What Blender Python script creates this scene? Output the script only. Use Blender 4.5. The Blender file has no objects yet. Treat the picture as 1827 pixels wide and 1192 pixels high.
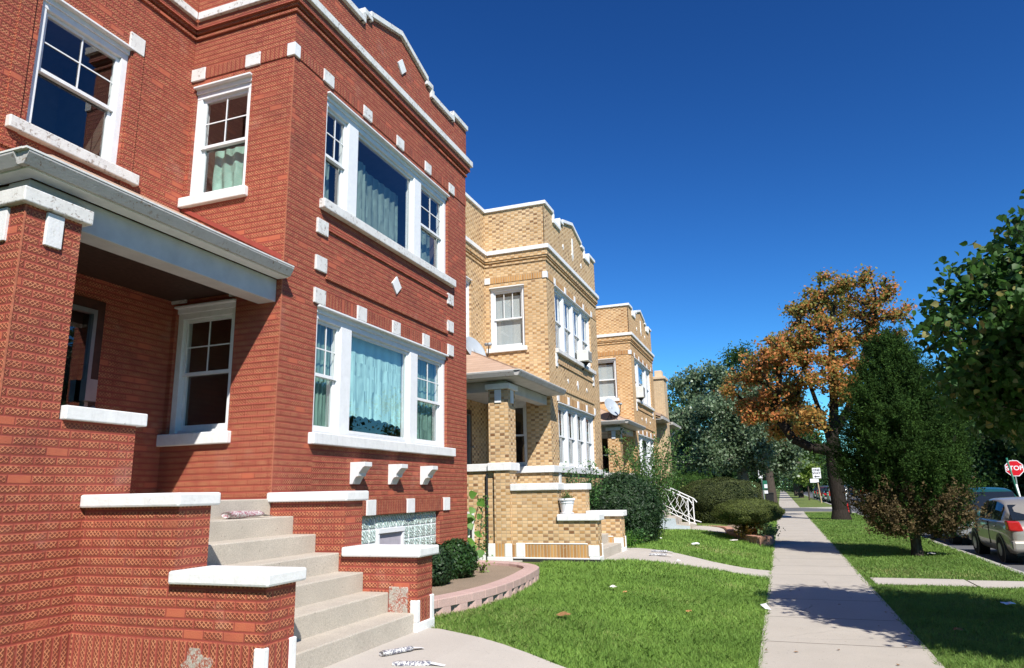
import bpy, bmesh, math, random
import numpy as np
from mathutils import Vector, Matrix, noise as mnoise
random.seed(7); rng = np.random.default_rng(7)
S = bpy.context.scene
COL = S.collection
R = math.radians

# ---------------------------------------------------------------- camera
def make_camera():
    y, p, r = R(20.2308), R(12.6548), R(-1.18246)
    cy, sy, cp, sp, cr, sr = math.cos(y), math.sin(y), math.cos(p), math.sin(p), math.cos(r), math.sin(r)
    fo = Vector((-sy*cp, cy*cp, sp)); ri0 = Vector((cy, sy, 0)); u0 = ri0.cross(fo)
    ri = ri0*cr + u0*sr; u = -ri0*sr + u0*cr
    cam = bpy.data.cameras.new('camera'); o = bpy.data.objects.new('camera', cam); COL.objects.link(o)
    M = Matrix((ri, u, -fo)).transposed().to_4x4(); M.translation = Vector((0, 0, 1.65))
    o.matrix_world = M
    cam.sensor_width = 36; cam.sensor_fit = 'HORIZONTAL'; cam.lens = 1255.28/1827*36
    cam.clip_start = .05; cam.clip_end = 3000
    S.camera = o
make_camera()

# ---------------------------------------------------------------- sky and sun
SUN_TRAVEL = Vector((-1, 1.28, -1.59)).normalized()
SUN_EL = math.asin(-SUN_TRAVEL.z)
SUN_AZ = math.atan2(-SUN_TRAVEL.x, -SUN_TRAVEL.y)      # from +Y towards +X
W = bpy.data.worlds.new('World'); S.world = W; W.use_nodes = True
nt = W.node_tree; nt.nodes.clear()
sky = nt.nodes.new('ShaderNodeTexSky'); sky.sky_type = 'NISHITA'; sky.sun_disc = False
sky.sun_elevation = SUN_EL; sky.sun_rotation = SUN_AZ
sky.altitude = 600; sky.air_density = 1.0; sky.dust_density = 0.0; sky.ozone_density = 3.5
hsv = nt.nodes.new('ShaderNodeHueSaturation'); hsv.inputs['Saturation'].default_value = 1.16; hsv.inputs['Hue'].default_value = .512
bg = nt.nodes.new('ShaderNodeBackground'); bg.inputs['Strength'].default_value = 0.055
wo = nt.nodes.new('ShaderNodeOutputWorld')
tint = nt.nodes.new('ShaderNodeMix'); tint.data_type = 'RGBA'; tint.blend_type = 'MULTIPLY'; tint.inputs[0].default_value = 1; tint.inputs[7].default_value = (1.0, .88, 1.12, 1)
nt.links.new(sky.outputs[0], hsv.inputs['Color']); nt.links.new(hsv.outputs[0], tint.inputs[6]); gm = nt.nodes.new('ShaderNodeGamma'); gm.inputs[1].default_value = 1.4; nt.links.new(tint.outputs[2], gm.inputs[0])
t2 = nt.nodes.new('ShaderNodeMix'); t2.data_type = 'RGBA'; t2.blend_type = 'MULTIPLY'; t2.inputs[0].default_value = 1; t2.inputs[7].default_value = (.54, 1.22, .85, 1)
nt.links.new(gm.outputs[0], t2.inputs[6]); nt.links.new(t2.outputs[2], bg.inputs[0]); nt.links.new(bg.outputs[0], wo.inputs[0])
sl = bpy.data.lights.new('sun', 'SUN'); sl.energy = 4.9; sl.angle = R(.53); sl.color = (1, .955, .88)
so = bpy.data.objects.new('sun', sl); COL.objects.link(so); so.location = (30, -30, 40)
so.rotation_euler = SUN_TRAVEL.to_track_quat('-Z', 'Y').to_euler()
S.view_settings.view_transform = 'Standard'; S.view_settings.look = 'None'
S.view_settings.exposure = 0.5; S.view_settings.gamma = 1
S.cycles.max_bounces = 5; S.cycles.diffuse_bounces = 2; S.cycles.glossy_bounces = 3
S.cycles.transparent_max_bounces = 12; S.cycles.caustics_reflective = False; S.cycles.caustics_refractive = False
S.cycles.sample_clamp_indirect = 6

# ---------------------------------------------------------------- materials
class NM:
    """tiny node helper"""
    def __init__(s, name):
        s.m = bpy.data.materials.new(name); s.m.use_nodes = True
        s.t = s.m.node_tree; s.t.nodes.clear()
        s.out = s.n('ShaderNodeOutputMaterial')
        s.b = s.n('ShaderNodeBsdfPrincipled'); s.link(s.b.outputs[0], s.out.inputs[0])
    def n(s, k): return s.t.nodes.new(k)
    def link(s, a, b): s.t.links.new(a, b)
    def put(s, sock, v):
        if isinstance(v, (int, float)): sock.default_value = v
        elif isinstance(v, tuple): sock.default_value = v if len(v) == len(sock.default_value) else (*v, 1)
        else: s.link(v, sock)
    def math(s, op, a, b=0, c=0):
        n = s.n('ShaderNodeMath'); n.operation = op
        s.put(n.inputs[0], a); s.put(n.inputs[1], b); s.put(n.inputs[2], c); return n.outputs[0]
    def mix(s, f, a, b, typ='MIX'):
        n = s.n('ShaderNodeMix'); n.data_type = 'RGBA'; n.blend_type = typ; n.clamp_factor = True
        s.put(n.inputs[0], f); s.put(n.inputs[6], a); s.put(n.inputs[7], b); return n.outputs[2]
    def noise(s, scale, detail=3, rough=.55, vec=None, out=0):
        n = s.n('ShaderNodeTexNoise'); n.inputs['Scale'].default_value = scale
        n.inputs['Detail'].default_value = detail; n.inputs['Roughness'].default_value = rough
        if vec is not None: s.link(vec, n.inputs['Vector'])
        return n.outputs[out]
    def ramp(s, f, lo, hi, a=0., b=1.):
        n = s.n('ShaderNodeMapRange'); n.clamp = True
        s.put(n.inputs[0], f); s.put(n.inputs[1], lo); s.put(n.inputs[2], hi); s.put(n.inputs[3], a); s.put(n.inputs[4], b)
        return n.outputs[0]
    def obj(s):
        return s.n('ShaderNodeTexCoord').outputs['Object']
    def uv(s):
        return s.n('ShaderNodeTexCoord').outputs['UV']
    def sep(s, v):
        n = s.n('ShaderNodeSeparateXYZ'); s.link(v, n.inputs[0]); return n.outputs
    def comb(s, x, y, z=0):
        n = s.n('ShaderNodeCombineXYZ'); s.put(n.inputs[0], x); s.put(n.inputs[1], y); s.put(n.inputs[2], z); return n.outputs[0]
    def bump(s, h, strength=.5, dist=.01):
        n = s.n('ShaderNodeBump'); n.inputs['Strength'].default_value = strength; n.inputs['Distance'].default_value = dist
        s.link(h, n.inputs['Height']); s.link(n.outputs[0], s.b.inputs['Normal']); return n
    def fin(s, col=None, rough=.7, spec=.3, metal=0):
        if col is not None: s.put(s.b.inputs['Base Color'], col)
        s.put(s.b.inputs['Roughness'], rough); s.b.inputs['Specular IOR Level'].default_value = spec
        s.b.inputs['Metallic'].default_value = metal
        return s.m

def simple(name, col, rough=.6, spec=.3, metal=0, var=.12, scale=6, bump=0, bscale=60):
    k = NM(name); o = k.obj()
    f = k.ramp(k.noise(scale, 4, .6, o), .3, .7)
    c = k.mix(f, tuple(x*(1-var) for x in col), tuple(min(1, x*(1+var)) for x in col))
    if bump: k.bump(k.noise(bscale, 4, .6, o), bump, .01)
    return k.fin(c, rough, spec, metal)

def brick_nodes(k, bw, bh, mort, vertical=False, offset=.5, wob=.004, voff=0):
    x, y, _ = k.sep(k.uv())
    if vertical: x, y = y, x
    nv = k.noise(4.3, 3, .6, k.uv(), 1); nx, ny, _z = k.sep(nv)
    x = k.math('ADD', x, k.math('MULTIPLY', k.math('SUBTRACT', nx, .5), wob*2))
    y = k.math('ADD', y, k.math('MULTIPLY', k.math('SUBTRACT', ny, .5), wob*3))
    vy = k.math('DIVIDE', y, bh); row = k.math('FLOOR', vy)
    ux = k.math('ADD', k.math('DIVIDE', x, bw), k.math('MULTIPLY', row, offset)); col = k.math('FLOOR', ux)
    fu = k.math('MULTIPLY', k.math('FRACT', ux), bw); fv = k.math('MULTIPLY', k.math('FRACT', vy), bh)
    eu = k.math('MINIMUM', fu, k.math('SUBTRACT', bw, fu)); ev = k.math('MINIMUM', fv, k.math('SUBTRACT', bh, fv))
    return x, y, row, col, eu, ev, fu, fv

def red_brick(name, vertical=False):
    k = NM(name)
    bw, bh = (.6, .074) if vertical else (.192, .0745)
    x, y, row, col, eu, ev, fu, fv = brick_nodes(k, bw, bh, .01, vertical, .5 if not vertical else 0)
    e = k.math('MINIMUM', eu, ev)
    edge = k.math('MULTIPLY', k.ramp(eu, .001, .007), k.ramp(ev, .003, .0115))
    wn = k.n('ShaderNodeTexWhiteNoise'); wn.noise_dimensions = '2D'; k.link(k.comb(col, row), wn.inputs['Vector'])
    rnd = wn.outputs['Value']
    # raised diamond lattice pressed in each brick face
    p = k.math('MULTIPLY', k.math('ADD', x, k.math('MULTIPLY', fv, 1.15)), 1/.041)
    q = k.math('MULTIPLY', k.math('SUBTRACT', x, k.math('MULTIPLY', fv, 1.15)), 1/.041)
    rp = k.math('ABSOLUTE', k.math('SUBTRACT', k.math('FRACT', p), .5)); rq = k.math('ABSOLUTE', k.math('SUBTRACT', k.math('FRACT', q), .5))
    lat = k.ramp(k.math('MINIMUM', rp, rq), .09, .2, 1, 0)
    inner = k.math('MULTIPLY', k.ramp(eu, .008, .014), k.ramp(ev, .011, .016))
    plain = k.ramp(rnd, .955, .965)                       # some bricks are smooth
    lat = k.math('MULTIPLY', lat, k.math('MULTIPLY', inner, k.math('SUBTRACT', 1, plain)))
    big = k.ramp(k.noise(.55, 3, .6, k.uv()), .35, .65)
    wear = k.ramp(k.noise(9, 4, .7, k.uv()), .38, .62)
    mort = k.mix(big, (.235, .047, .036), (.305, .064, .048))
    face = k.mix(rnd, (.28, .062, .042), (.45, .118, .066))
    face = k.mix(k.math('MULTIPLY', wear, .35), face, (.50, .16, .075))
    worn = k.mix(wear, (.47, .135, .075), (.66, .275, .14))
    face = k.mix(k.math('MULTIPLY', lat, .95), k.mix(k.math('MULTIPLY', inner, k.math('SUBTRACT', .75, k.math('MULTIPLY', plain, .75))), face, (.135, .034, .024)), worn)
    c = k.mix(edge, mort, face)
    # patches of bare, lighter or sooty wall
    st = k.ramp(k.noise(1.7, 5, .65, k.uv()), .60, .74)
    c = k.mix(k.math('MULTIPLY', st, .22), c, (.50, .33, .26))
    soot = k.ramp(k.noise(.9, 6, .7, k.comb(x, k.math('MULTIPLY', y, 1.7))), .52, .72)
    c = k.mix(k.math('MULTIPLY', soot, .38), c, (.10, .040, .035))
    h = k.math('ADD', k.math('MULTIPLY', edge, .22), k.math('MULTIPLY', lat, .6))
    h = k.math('ADD', h, k.math('MULTIPLY', k.noise(90, 3, .6, k.uv()), .25))
    k.bump(h, .9, .011)
    return k.fin(c, .72, .25)

def tan_brick(name, light, dark, accent, mortar, vertical=False):
    k = NM(name)
    bw, bh = (.6, .07) if vertical else (.112, .066)
    x, y, row, col, eu, ev, fu, fv = brick_nodes(k, bw, bh, .01, vertical, 0, .002)
    edge = k.math('MULTIPLY', k.ramp(eu, .002, .006), k.ramp(ev, .006, .012) if vertical else k.ramp(ev, .003, .007))
    wn = k.n('ShaderNodeTexWhiteNoise'); wn.noise_dimensions = '2D'; k.link(k.comb(col, row), wn.inputs['Vector'])
    rnd = wn.outputs['Value']
    chk = k.math('MODULO', k.math('ABSOLUTE', k.math('ADD', row, col)), 2)
    if vertical: chk = k.ramp(rnd, .1, .9)
    else: chk = k.math('MULTIPLY', chk, k.ramp(rnd, .02, .22, .3, 1))
    cl = k.ramp(k.noise(.55, 3, .6, k.uv()), .38, .66, .93, .30)
    dk = k.mix(k.ramp(k.math('SUBTRACT', rnd, cl), 0, .05), dark, accent)
    lt = k.mix(rnd, light, tuple(v*.80 for v in light))
    c = k.mix(chk, lt, k.mix(k.ramp(wn.outputs['Color'], .2, .8, 0, .45), dk, light))
    c = k.mix(k.math('MULTIPLY', k.ramp(k.noise(1.1, 4, .6, k.uv()), .35, .7), .35), c, tuple(v*.8 for v in dark))
    c = k.mix(k.math('MULTIPLY', k.ramp(k.noise(2.5, 4, .7, k.uv()), .62, .75), .3), c, (.75, .6, .45))
    c = k.mix(edge, mortar, c)
    h = k.math('ADD', edge, k.math('MULTIPLY', k.noise(70, 3, .6, k.uv()), .35))
    k.bump(h, .7, .006)
    return k.fin(c, .75, .2)

def painted_stone(name, col=(.80, .80, .79), chips=.66, under=(.36, .31, .27)):
    k = NM(name); o = k.obj()
    n1 = k.noise(22, 6, .7, o); n2 = k.noise(3, 3, .6, o)
    m = k.math('MULTIPLY', k.ramp(n1, chips, chips+.035), k.ramp(n2, .42, .55))
    c = k.mix(k.ramp(k.noise(6, 5, .7, o), .35, .75), col, tuple(v*.84 for v in col))
    ox, oy, oz = k.sep(o); dr = k.noise(7, 4, .6, k.comb(k.math('MULTIPLY', ox, 3), k.math('MULTIPLY', oy, 3), k.math('MULTIPLY', oz, .5)))
    c = k.mix(k.math('MULTIPLY', k.ramp(dr, .55, .75), .35), c, tuple(v*.6 for v in col))
    c = k.mix(m, c, under)
    k.bump(k.math('SUBTRACT', k.noise(45, 4, .6, o), k.math('MULTIPLY', m, .8)), .35, .008)
    return k.fin(c, .6, .35)

def concrete(name, col, agg=.5, joints=None, scale=140, dirt=.25):
    k = NM(name); o = k.obj()
    n = k.noise(scale, 3, .8, o); b = k.noise(1.3, 5, .6, o)
    c = k.mix(k.ramp(n, .35, .65), tuple(v*(1-.35*agg) for v in col), tuple(min(1, v*(1+.3*agg)) for v in col))
    c = k.mix(k.math('MULTIPLY', k.ramp(b, .4, .75), dirt), c, tuple(v*.55 for v in col))
    sp = k.ramp(k.noise(38, 2, .5, o), .71, .735)
    c = k.mix(k.math('MULTIPLY', sp, .6), c, (.12, .10, .09))
    h = n
    if joints:
        y0, sp_, = joints
        x_, y_, z_ = k.sep(o)
        wob = k.math('MULTIPLY', k.math('SUBTRACT', k.noise(4, 3, .6, o), .5), .02)
        fy = k.math('FRACT', k.math('DIVIDE', k.math('SUBTRACT', k.math('ADD', y_, wob), y0), sp_))
        d = k.math('MULTIPLY', k.math('MINIMUM', fy, k.math('SUBTRACT', 1, fy)), sp_)
        j = k.ramp(d, .006, .015, 1, 0)
        vor = k.n('ShaderNodeTexVoronoi'); vor.feature = 'DISTANCE_TO_EDGE'; vor.inputs['Scale'].default_value = .55; k.link(k.comb(k.math('ADD', x_, k.math('MULTIPLY', k.noise(5, 3, .7, o), .25)), y_), vor.inputs['Vector'])
        crk = k.math('MULTIPLY', k.ramp(vor.outputs['Distance'], .0, .006, 1, 0), k.ramp(k.noise(.35, 2, .5, o), .5, .56)); j = k.math('MAXIMUM', j, k.math('MULTIPLY', crk, .7))
        c = k.mix(k.math('MULTIPLY', j, .85), c, (.07, .06, .045))
        slab = k.n('ShaderNodeTexWhiteNoise'); slab.noise_dimensions = '1D'
        k.link(k.math('FLOOR', k.math('DIVIDE', k.math('SUBTRACT', y_, y0), sp_)), slab.inputs['W'])
        c = k.mix(k.ramp(slab.outputs['Value'], 0, 1, 0, .16), c, tuple(v*.7 for v in col))
        h = k.math('SUBTRACT', h, k.math('MULTIPLY', j, 3))
    k.bump(h, .4, .004)
    return k.fin(c, .85, .2)

def glass(name, tint=(.9, .95, .95), refl=1.0, rough=.0):
    k = NM(name); k.t.nodes.remove(k.b)
    tr = k.n('ShaderNodeBsdfTransparent'); tr.inputs[0].default_value = (*tint, 1)
    gl = k.n('ShaderNodeBsdfGlossy'); gl.inputs[0].default_value = (refl, refl, refl, 1); gl.inputs['Roughness'].default_value = rough
    fr = k.n('ShaderNodeLayerWeight'); fr.inputs[0].default_value = .5
    fac = k.math('ADD', .12, k.math('MULTIPLY', k.math('POWER', fr.outputs[1], 4), .9))
    w = k.n('ShaderNodeBump'); w.inputs['Strength'].default_value = .03; w.inputs['Distance'].default_value = .02
    k.link(k.noise(2.5, 1, .5, k.obj()), w.inputs['Height']); k.link(w.outputs[0], gl.inputs['Normal'])
    mx = k.n('ShaderNodeMixShader'); k.link(fac, mx.inputs[0]); k.link(tr.outputs[0], mx.inputs[1]); k.link(gl.outputs[0], mx.inputs[2])
    k.link(mx.outputs[0], k.out.inputs[0]); return k.m

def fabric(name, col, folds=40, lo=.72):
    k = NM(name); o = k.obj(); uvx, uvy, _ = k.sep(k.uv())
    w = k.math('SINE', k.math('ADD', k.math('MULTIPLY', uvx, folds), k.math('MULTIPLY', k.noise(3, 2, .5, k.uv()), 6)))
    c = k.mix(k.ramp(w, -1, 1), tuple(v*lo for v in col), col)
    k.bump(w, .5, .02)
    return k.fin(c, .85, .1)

def blinds(name, col):
    k = NM(name); _, y, _z = k.sep(k.uv())
    f = k.math('FRACT', k.math('DIVIDE', y, .028))
    c = k.mix(k.ramp(f, .05, .3), tuple(v*.45 for v in col), col)
    k.bump(f, .6, .01)
    return k.fin(c, .5, .3)

def leaf(name, c1, c2, c3=None, rough=.5, trans=.35, c3lo=.6, clump=1.3, spec=.35):
    k = NM(name)
    g = k.n('ShaderNodeNewGeometry')
    rp = g.outputs['Random Per Island']
    c = k.mix(rp, c1, c2)
    cl = k.ramp(k.noise(clump, 3, .6, k.obj()), .4, .62)
    c = k.mix(k.math('MULTIPLY', cl, .6), c, tuple(v*.7 for v in c1))
    if c3: c = k.mix(k.ramp(k.math('ADD', k.math('MULTIPLY', rp, .35), k.noise(clump*.45, 3, .6, k.obj())), c3lo, c3lo+.16), c, c3)
    k.fin(c, rough, spec)
    tb = k.n('ShaderNodeBsdfTranslucent'); k.link(k.mix(.5, c, tuple(min(1, v*1.6) for v in c2)), tb.inputs[0])
    mx = k.n('ShaderNodeMixShader'); mx.inputs[0].default_value = trans
    k.link(k.b.outputs[0], mx.inputs[1]); k.link(tb.outputs[0], mx.inputs[2]); k.link(mx.outputs[0], k.out.inputs[0])
    return k.m

def bark(name, col):
    k = NM(name); o = k.obj(); x, y, z = k.sep(o)
    n = k.noise(9, 5, .7, k.comb(k.math('MULTIPLY', x, 3), k.math('MULTIPLY', y, 3), k.math('MULTIPLY', z, .6)))
    c = k.mix(k.ramp(n, .35, .65), tuple(v*.45 for v in col), col)
    k.bump(n, .9, .04); return k.fin(c, .9, .1)

def turf(name, c1, c2):
    k = NM(name); o = k.obj()
    c = k.mix(k.ramp(k.noise(60, 4, .7, o), .35, .65), c1, c2)
    c = k.mix(k.math('MULTIPLY', k.ramp(k.noise(1.2, 3, .6, o), .5, .7), .4), c, (.14, .12, .045))
    k.bump(k.noise(90, 3, .7, o), .8, .02); return k.fin(c, .9, .1)

def paint(name, col, metal=.5, rough=.28):
    k = NM(name); k.b.inputs['Coat Weight'].default_value = .6; k.b.inputs['Coat Roughness'].default_value = .05
    c = k.mix(k.ramp(k.noise(3, 3, .6, k.obj()), .3, .7), col, tuple(v*.86 for v in col))
    d = k.ramp(k.noise(24, 4, .7, k.obj()), .45, .8)
    return k.fin(k.mix(k.math('MULTIPLY', d, .15), c, (.3, .27, .23)), rough, .5, metal)

M = {}
M['red'] = red_brick('painted_red_brick'); M['red_s'] = red_brick('painted_red_soldier', True)
YL, YD, YA, YM = (.75, .53, .30), (.44, .25, .10), (.19, .09, .04), (.46, .36, .24)
M['yel'] = tan_brick('yellow_brick', YL, YD, YA, YM); M['yel_s'] = tan_brick('yellow_soldier', (.60, .34, .13), (.45, .22, .075), (.3, .14, .05), YM, True)
M['org'] = tan_brick('orange_brick', (.76, .52, .28), (.50, .26, .10), (.30, .13, .05), (.48, .34, .2)); M['org_s'] = tan_brick('orange_soldier', (.52, .25, .075), (.42, .18, .05), (.3, .12, .04), YM, True)
M['cream'] = tan_brick('cream_brick', (.66, .50, .31), (.58, .42, .25), (.48, .34, .2), (.44, .34, .24))
M['stone'] = painted_stone('white_painted_stone'); M['stone2'] = painted_stone('worn_white_stone', (.74, .73, .70), .56)
M['stonew'] = painted_stone('clean_white_stone', (.79, .79, .78), .65, (.45, .42, .38))
M['wornred'] = simple('worn_brick_edge', (.42, .14, .08), .8, .2, 0, .3, 25)
def patch_mat():
    k = NM('cement_patch'); o = k.obj()
    c = k.mix(k.ramp(k.noise(16, 5, .7, o), .47, .56), (.36, .32, .27), (.33, .10, .065)); c = k.mix(k.ramp(k.noise(60, 3, .7, o), .5, .6), c, (.50, .46, .40))
    k.bump(k.noise(40, 4, .7, o), .8, .01); return k.fin(c, .9, .1)
M['grey_patch'] = patch_mat()
M['step'] = concrete('aggregate_concrete', (.52, .465, .39), .75, None, 95, .5)
M['walk'] = concrete('sidewalk_concrete', (.475, .43, .37), .35, (13.45, 1.6), 150, .22)
M['path'] = concrete('path_concrete', (.50, .455, .40), .35, None, 150, .2)
M['curb'] = concrete('curb_concrete', (.46, .43, .39), .5, (0, 3), 60, .4)
M['asphalt'] = concrete('asphalt', (.135, .135, .14), .5, None, 60, .3)
M['wood'] = simple('white_painted_wood', (.78, .79, .80), .45, .4, 0, .05, 12, .1, 80)
M['woodg'] = painted_stone('weathered_trim', (.52, .50, .46), .6, (.3, .22, .15))
M['gutter'] = painted_stone('gutter_paint', (.46, .45, .43), .57, (.26, .20, .15))
M['gutterw'] = painted_stone('gutter_lip', (.72, .71, .68), .62, (.3, .27, .24))
M['beamg'] = simple('grey_beam', (.50, .50, .50), .5, .4, 0, .1, 4)
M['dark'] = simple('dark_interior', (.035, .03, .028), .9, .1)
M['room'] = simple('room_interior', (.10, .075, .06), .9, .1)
M['ceil'] = simple('dark_stained_boards', (.05, .028, .02), .6, .3, 0, .4, 20)
M['door'] = simple('dark_stained_door', (.06, .022, .016), .4, .4, 0, .3, 10)
M['metal'] = simple('grey_metal', (.35, .35, .36), .35, .5, .8)
M['black'] = simple('black_metal', (.02, .02, .022), .45, .4)
M['glass'] = glass('window_glass'); M['glassd'] = glass('shaded_glass', (.6, .66, .68), .9)
M['aqua'] = fabric('aqua_curtain', (.50, .80, .76), 26, .9); M['sheer'] = fabric('pale_curtain', (.22, .30, .27), 34); M['tealshade'] = fabric('teal_shade', (.22, .36, .30), 60)
M['mint'] = fabric('mint_curtain', (.36, .56, .47), 30)
M['bluegrey'] = fabric('grey_curtain', (.40, .42, .44), 46)
M['blind'] = blinds('white_blinds', (.66, .68, .70)); M['blindd'] = blinds('beige_blinds', (.35, .30, .24))
def shingle():
    k = NM('brown_shingles'); x, y, row, col, eu, ev, fu, fv = brick_nodes(k, .3, .13, .01, False, .37, .004)
    wn = k.n('ShaderNodeTexWhiteNoise'); wn.noise_dimensions = '2D'; k.link(k.comb(col, row), wn.inputs['Vector'])
    c = k.mix(wn.outputs['Value'], (.38, .24, .16), (.52, .36, .26)); c = k.mix(k.ramp(fv, 0, .02), (.12, .08, .06), c)
    c = k.mix(k.ramp(k.noise(120, 2, .7, k.obj()), .4, .6), c, (.44, .32, .25), 'MIX')
    k.bump(fv, .6, .01); return k.fin(c, .9, .1)
M['shingle'] = shingle()
def glassblock():
    k = NM('glass_block'); 
    n = k.n('ShaderNodeTexWave'); n.wave_type = 'BANDS'; n.bands_direction = 'DIAGONAL'; n.inputs['Scale'].default_value = 9; n.inputs['Distortion'].default_value = 9; n.inputs['Detail'].default_value = 2
    k.link(k.obj(), n.inputs['Vector'])
    c = k.mix(k.ramp(n.outputs[1], .2, .8), (.34, .46, .42), (.74, .88, .84))
    k.bump(n.outputs[1], .8, .02); return k.fin(c, .12, .6)
M['gblock'] = glassblock()
M['soil'] = concrete('dry_soil', (.30, .23, .165), .9, None, 45, .5)
M['pink'] = concrete('pink_block', (.52, .36, .32), .5, None, 70, .25)
M['pink2'] = concrete('terracotta_block', (.50, .27, .19), .5, None, 70, .4)
M['ground'] = turf('ground_turf', (.045, .085, .02), (.08, .13, .03))
M['lawn'] = turf('lawn_turf', (.10, .15, .04), (.18, .22, .07))
M['blade'] = leaf('grass_blade', (.17, .31, .06), (.31, .48, .10), (.50, .47, .21), .6, .3, .84, .8, spec=.2)
M['blade2'] = leaf('parkway_blade', (.13, .24, .05), (.23, .36, .08), (.40, .38, .16), .6, .3, .84, .8, spec=.2)
M['linden'] = leaf('linden_leaf', (.026, .080, .015), (.070, .16, .032), None, .5, .32, spec=.28)
M['lindenseed'] = leaf('linden_seed', (.22, .22, .06), (.36, .33, .12), None, .6, .3)
M['maple'] = leaf('maple_leaf', (.30, .21, .05), (.60, .34, .10), (.62, .23, .085), .6, .4, .60, .55, spec=.15)
M['maple2'] = leaf('maple_green', (.12, .15, .035), (.30, .29, .07), None, .55, .35)
M['silver'] = leaf('silver_leaf', (.06, .11, .045), (.26, .34, .21), None, .38, .25, clump=.8)
M['treeA'] = leaf('dark_leaf', (.02, .055, .014), (.05, .11, .03), None, .5, .25, clump=.5)
M['treeB'] = leaf('mid_leaf', (.035, .08, .018), (.09, .16, .03), None, .5, .3, clump=.5)
M['sapl'] = leaf('sapling_leaf', (.16, .27, .05), (.34, .44, .10), None, .45, .4)
M['juniper'] = leaf('juniper_spray', (.016, .044, .010), (.062, .122, .022), None, .8, .15, clump=1.6, spec=.1)
M['junbrown'] = leaf('dry_spray', (.10, .07, .03), (.17, .12, .05), None, .8, .2)
M['yew'] = leaf('yew_needle', (.010, .032, .010), (.035, .075, .02), None, .55, .12, clump=3)
M['clip'] = leaf('clipped_needle', (.026, .038, .009), (.085, .105, .022), None, .7, .12, clump=5)
M['clip2'] = leaf('clipped_needle_light', (.045, .065, .012), (.13, .16, .03), None, .7, .12, clump=5)
M['box'] = leaf('boxwood_leaf', (.014, .045, .010), (.04, .095, .02), None, .4, .15, clump=5)
M['bush'] = leaf('shrub_leaf', (.05, .13, .03), (.13, .24, .06), (.30, .26, .09), .5, .35, .85, 1.5)
M['rose'] = leaf('rose_leaf', (.05, .14, .04), (.12, .24, .07), None, .5, .3)
M['vine'] = leaf('vine_leaf', (.09, .22, .03), (.15, .32, .05), None, .5, .4)
M['flower'] = leaf('autumn_plant', (.45, .17, .04), (.30, .30, .06), None, .6, .4)
M['hosta'] = leaf('border_leaf', (.10, .20, .05), (.30, .38, .18), None, .5, .3)
M['barkd'] = bark('dark_bark', (.10, .08, .065)); M['barkg'] = bark('grey_bark', (.27, .24, .20)); M['barkm'] = bark('maple_bark', (.042, .034, .028))
M['pot'] = simple('white_plastic', (.76, .76, .78), .35, .5, 0, .04)
M['dish'] = simple('dish_grey', (.40, .44, .47), .4, .4, .1, .06)
M['acw'] = simple('ac_casing', (.68, .67, .62), .5, .4, 0, .08); M['acg'] = blinds('ac_grille', (.36, .34, .31))
def newsprint(name, ink, paper=(.58, .57, .55)):
    k = NM(name); o = k.obj()
    c = k.mix(k.ramp(k.noise(48, 3, .8, o), .47, .54), paper, ink)
    k.bump(k.noise(30, 3, .6, o), .4, .01); return k.fin(c, .25, .5)
M['news'] = newsprint('printed_paper', (.12, .12, .16)); M['news2'] = newsprint('red_printed_paper', (.34, .13, .16))
M['paper'] = simple('white_paper', (.82, .83, .85), .6, .3, 0, .03); M['litter'] = simple('pale_litter', (.62, .58, .53), .7, .3, 0, .2, 30)
M['dryleaf'] = simple('dry_leaf', (.26, .14, .06), .8, .2, 0, .4, 20); M['dryleaf2'] = simple('orange_leaf', (.48, .24, .10), .7, .2, 0, .3, 20)
M['bluewall'] = painted_stone('pale_blue_paint', (.46, .53, .57), .62, (.4, .38, .36))
M['railw'] = simple('white_enamel', (.80, .80, .80), .4, .4, 0, .04)
M['stucco'] = simple('cream_stucco', (.62, .48, .33), .9, .1, 0, .08, 2)
M['tyre'] = simple('tyre_rubber', (.02, .02, .02), .85, .2); M['rim'] = simple('rim_alloy', (.20, .20, .21), .35, .5, .7)
M['carglass'] = simple('car_glass', (.014, .018, .022), .04, .6, 0, .05)
M['champ'] = paint('champagne_paint', (.36, .33, .285), .25, .35); M['teal'] = paint('teal_paint', (.012, .10, .095), .3); M['silverp'] = paint('silver_paint', (.55, .56, .58))
M['redp'] = paint('red_paint', (.45, .012, .014), .2); M['blackp'] = paint('black_paint', (.018, .018, .02), .3); M['greyp'] = paint('grey_paint', (.10, .11, .12), .4); M['maroon'] = paint('maroon_paint', (.12, .02, .02), .3)
M['trimg'] = simple('grey_bumper', (.24, .25, .25), .6, .4)
M['tail'] = simple('tail_lens', (.42, .012, .01), .12, .6); M['headl'] = simple('head_lens', (.7, .7, .72), .1, .6)
M['plate'] = simple('licence_plate', (.75, .75, .78), .4, .4)
M['signw'] = simple('sign_white', (.80, .80, .82), .4, .4, 0, .03); M['signr'] = simple('sign_red', (.60, .008, .02), .35, .4, 0, .05); M['signk'] = simple('sign_black', (.02, .02, .02), .5, .3)
M['greenpost'] = simple('green_post', (.02, .15, .09), .5, .4); M['tanpost'] = simple('tan_post', (.55, .42, .25), .7, .2); M['greypost'] = simple('galvanised_post', (.42, .44, .43), .4, .5, .6)
M['hydr'] = simple('hydrant_red', (.50, .02, .02), .5, .4)
M['bluebin'] = simple('blue_bin', (.02, .05, .12), .5, .4)
M['farwall'] = simple('far_siding', (.40, .37, .33), .8, .2, 0, .1)

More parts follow.
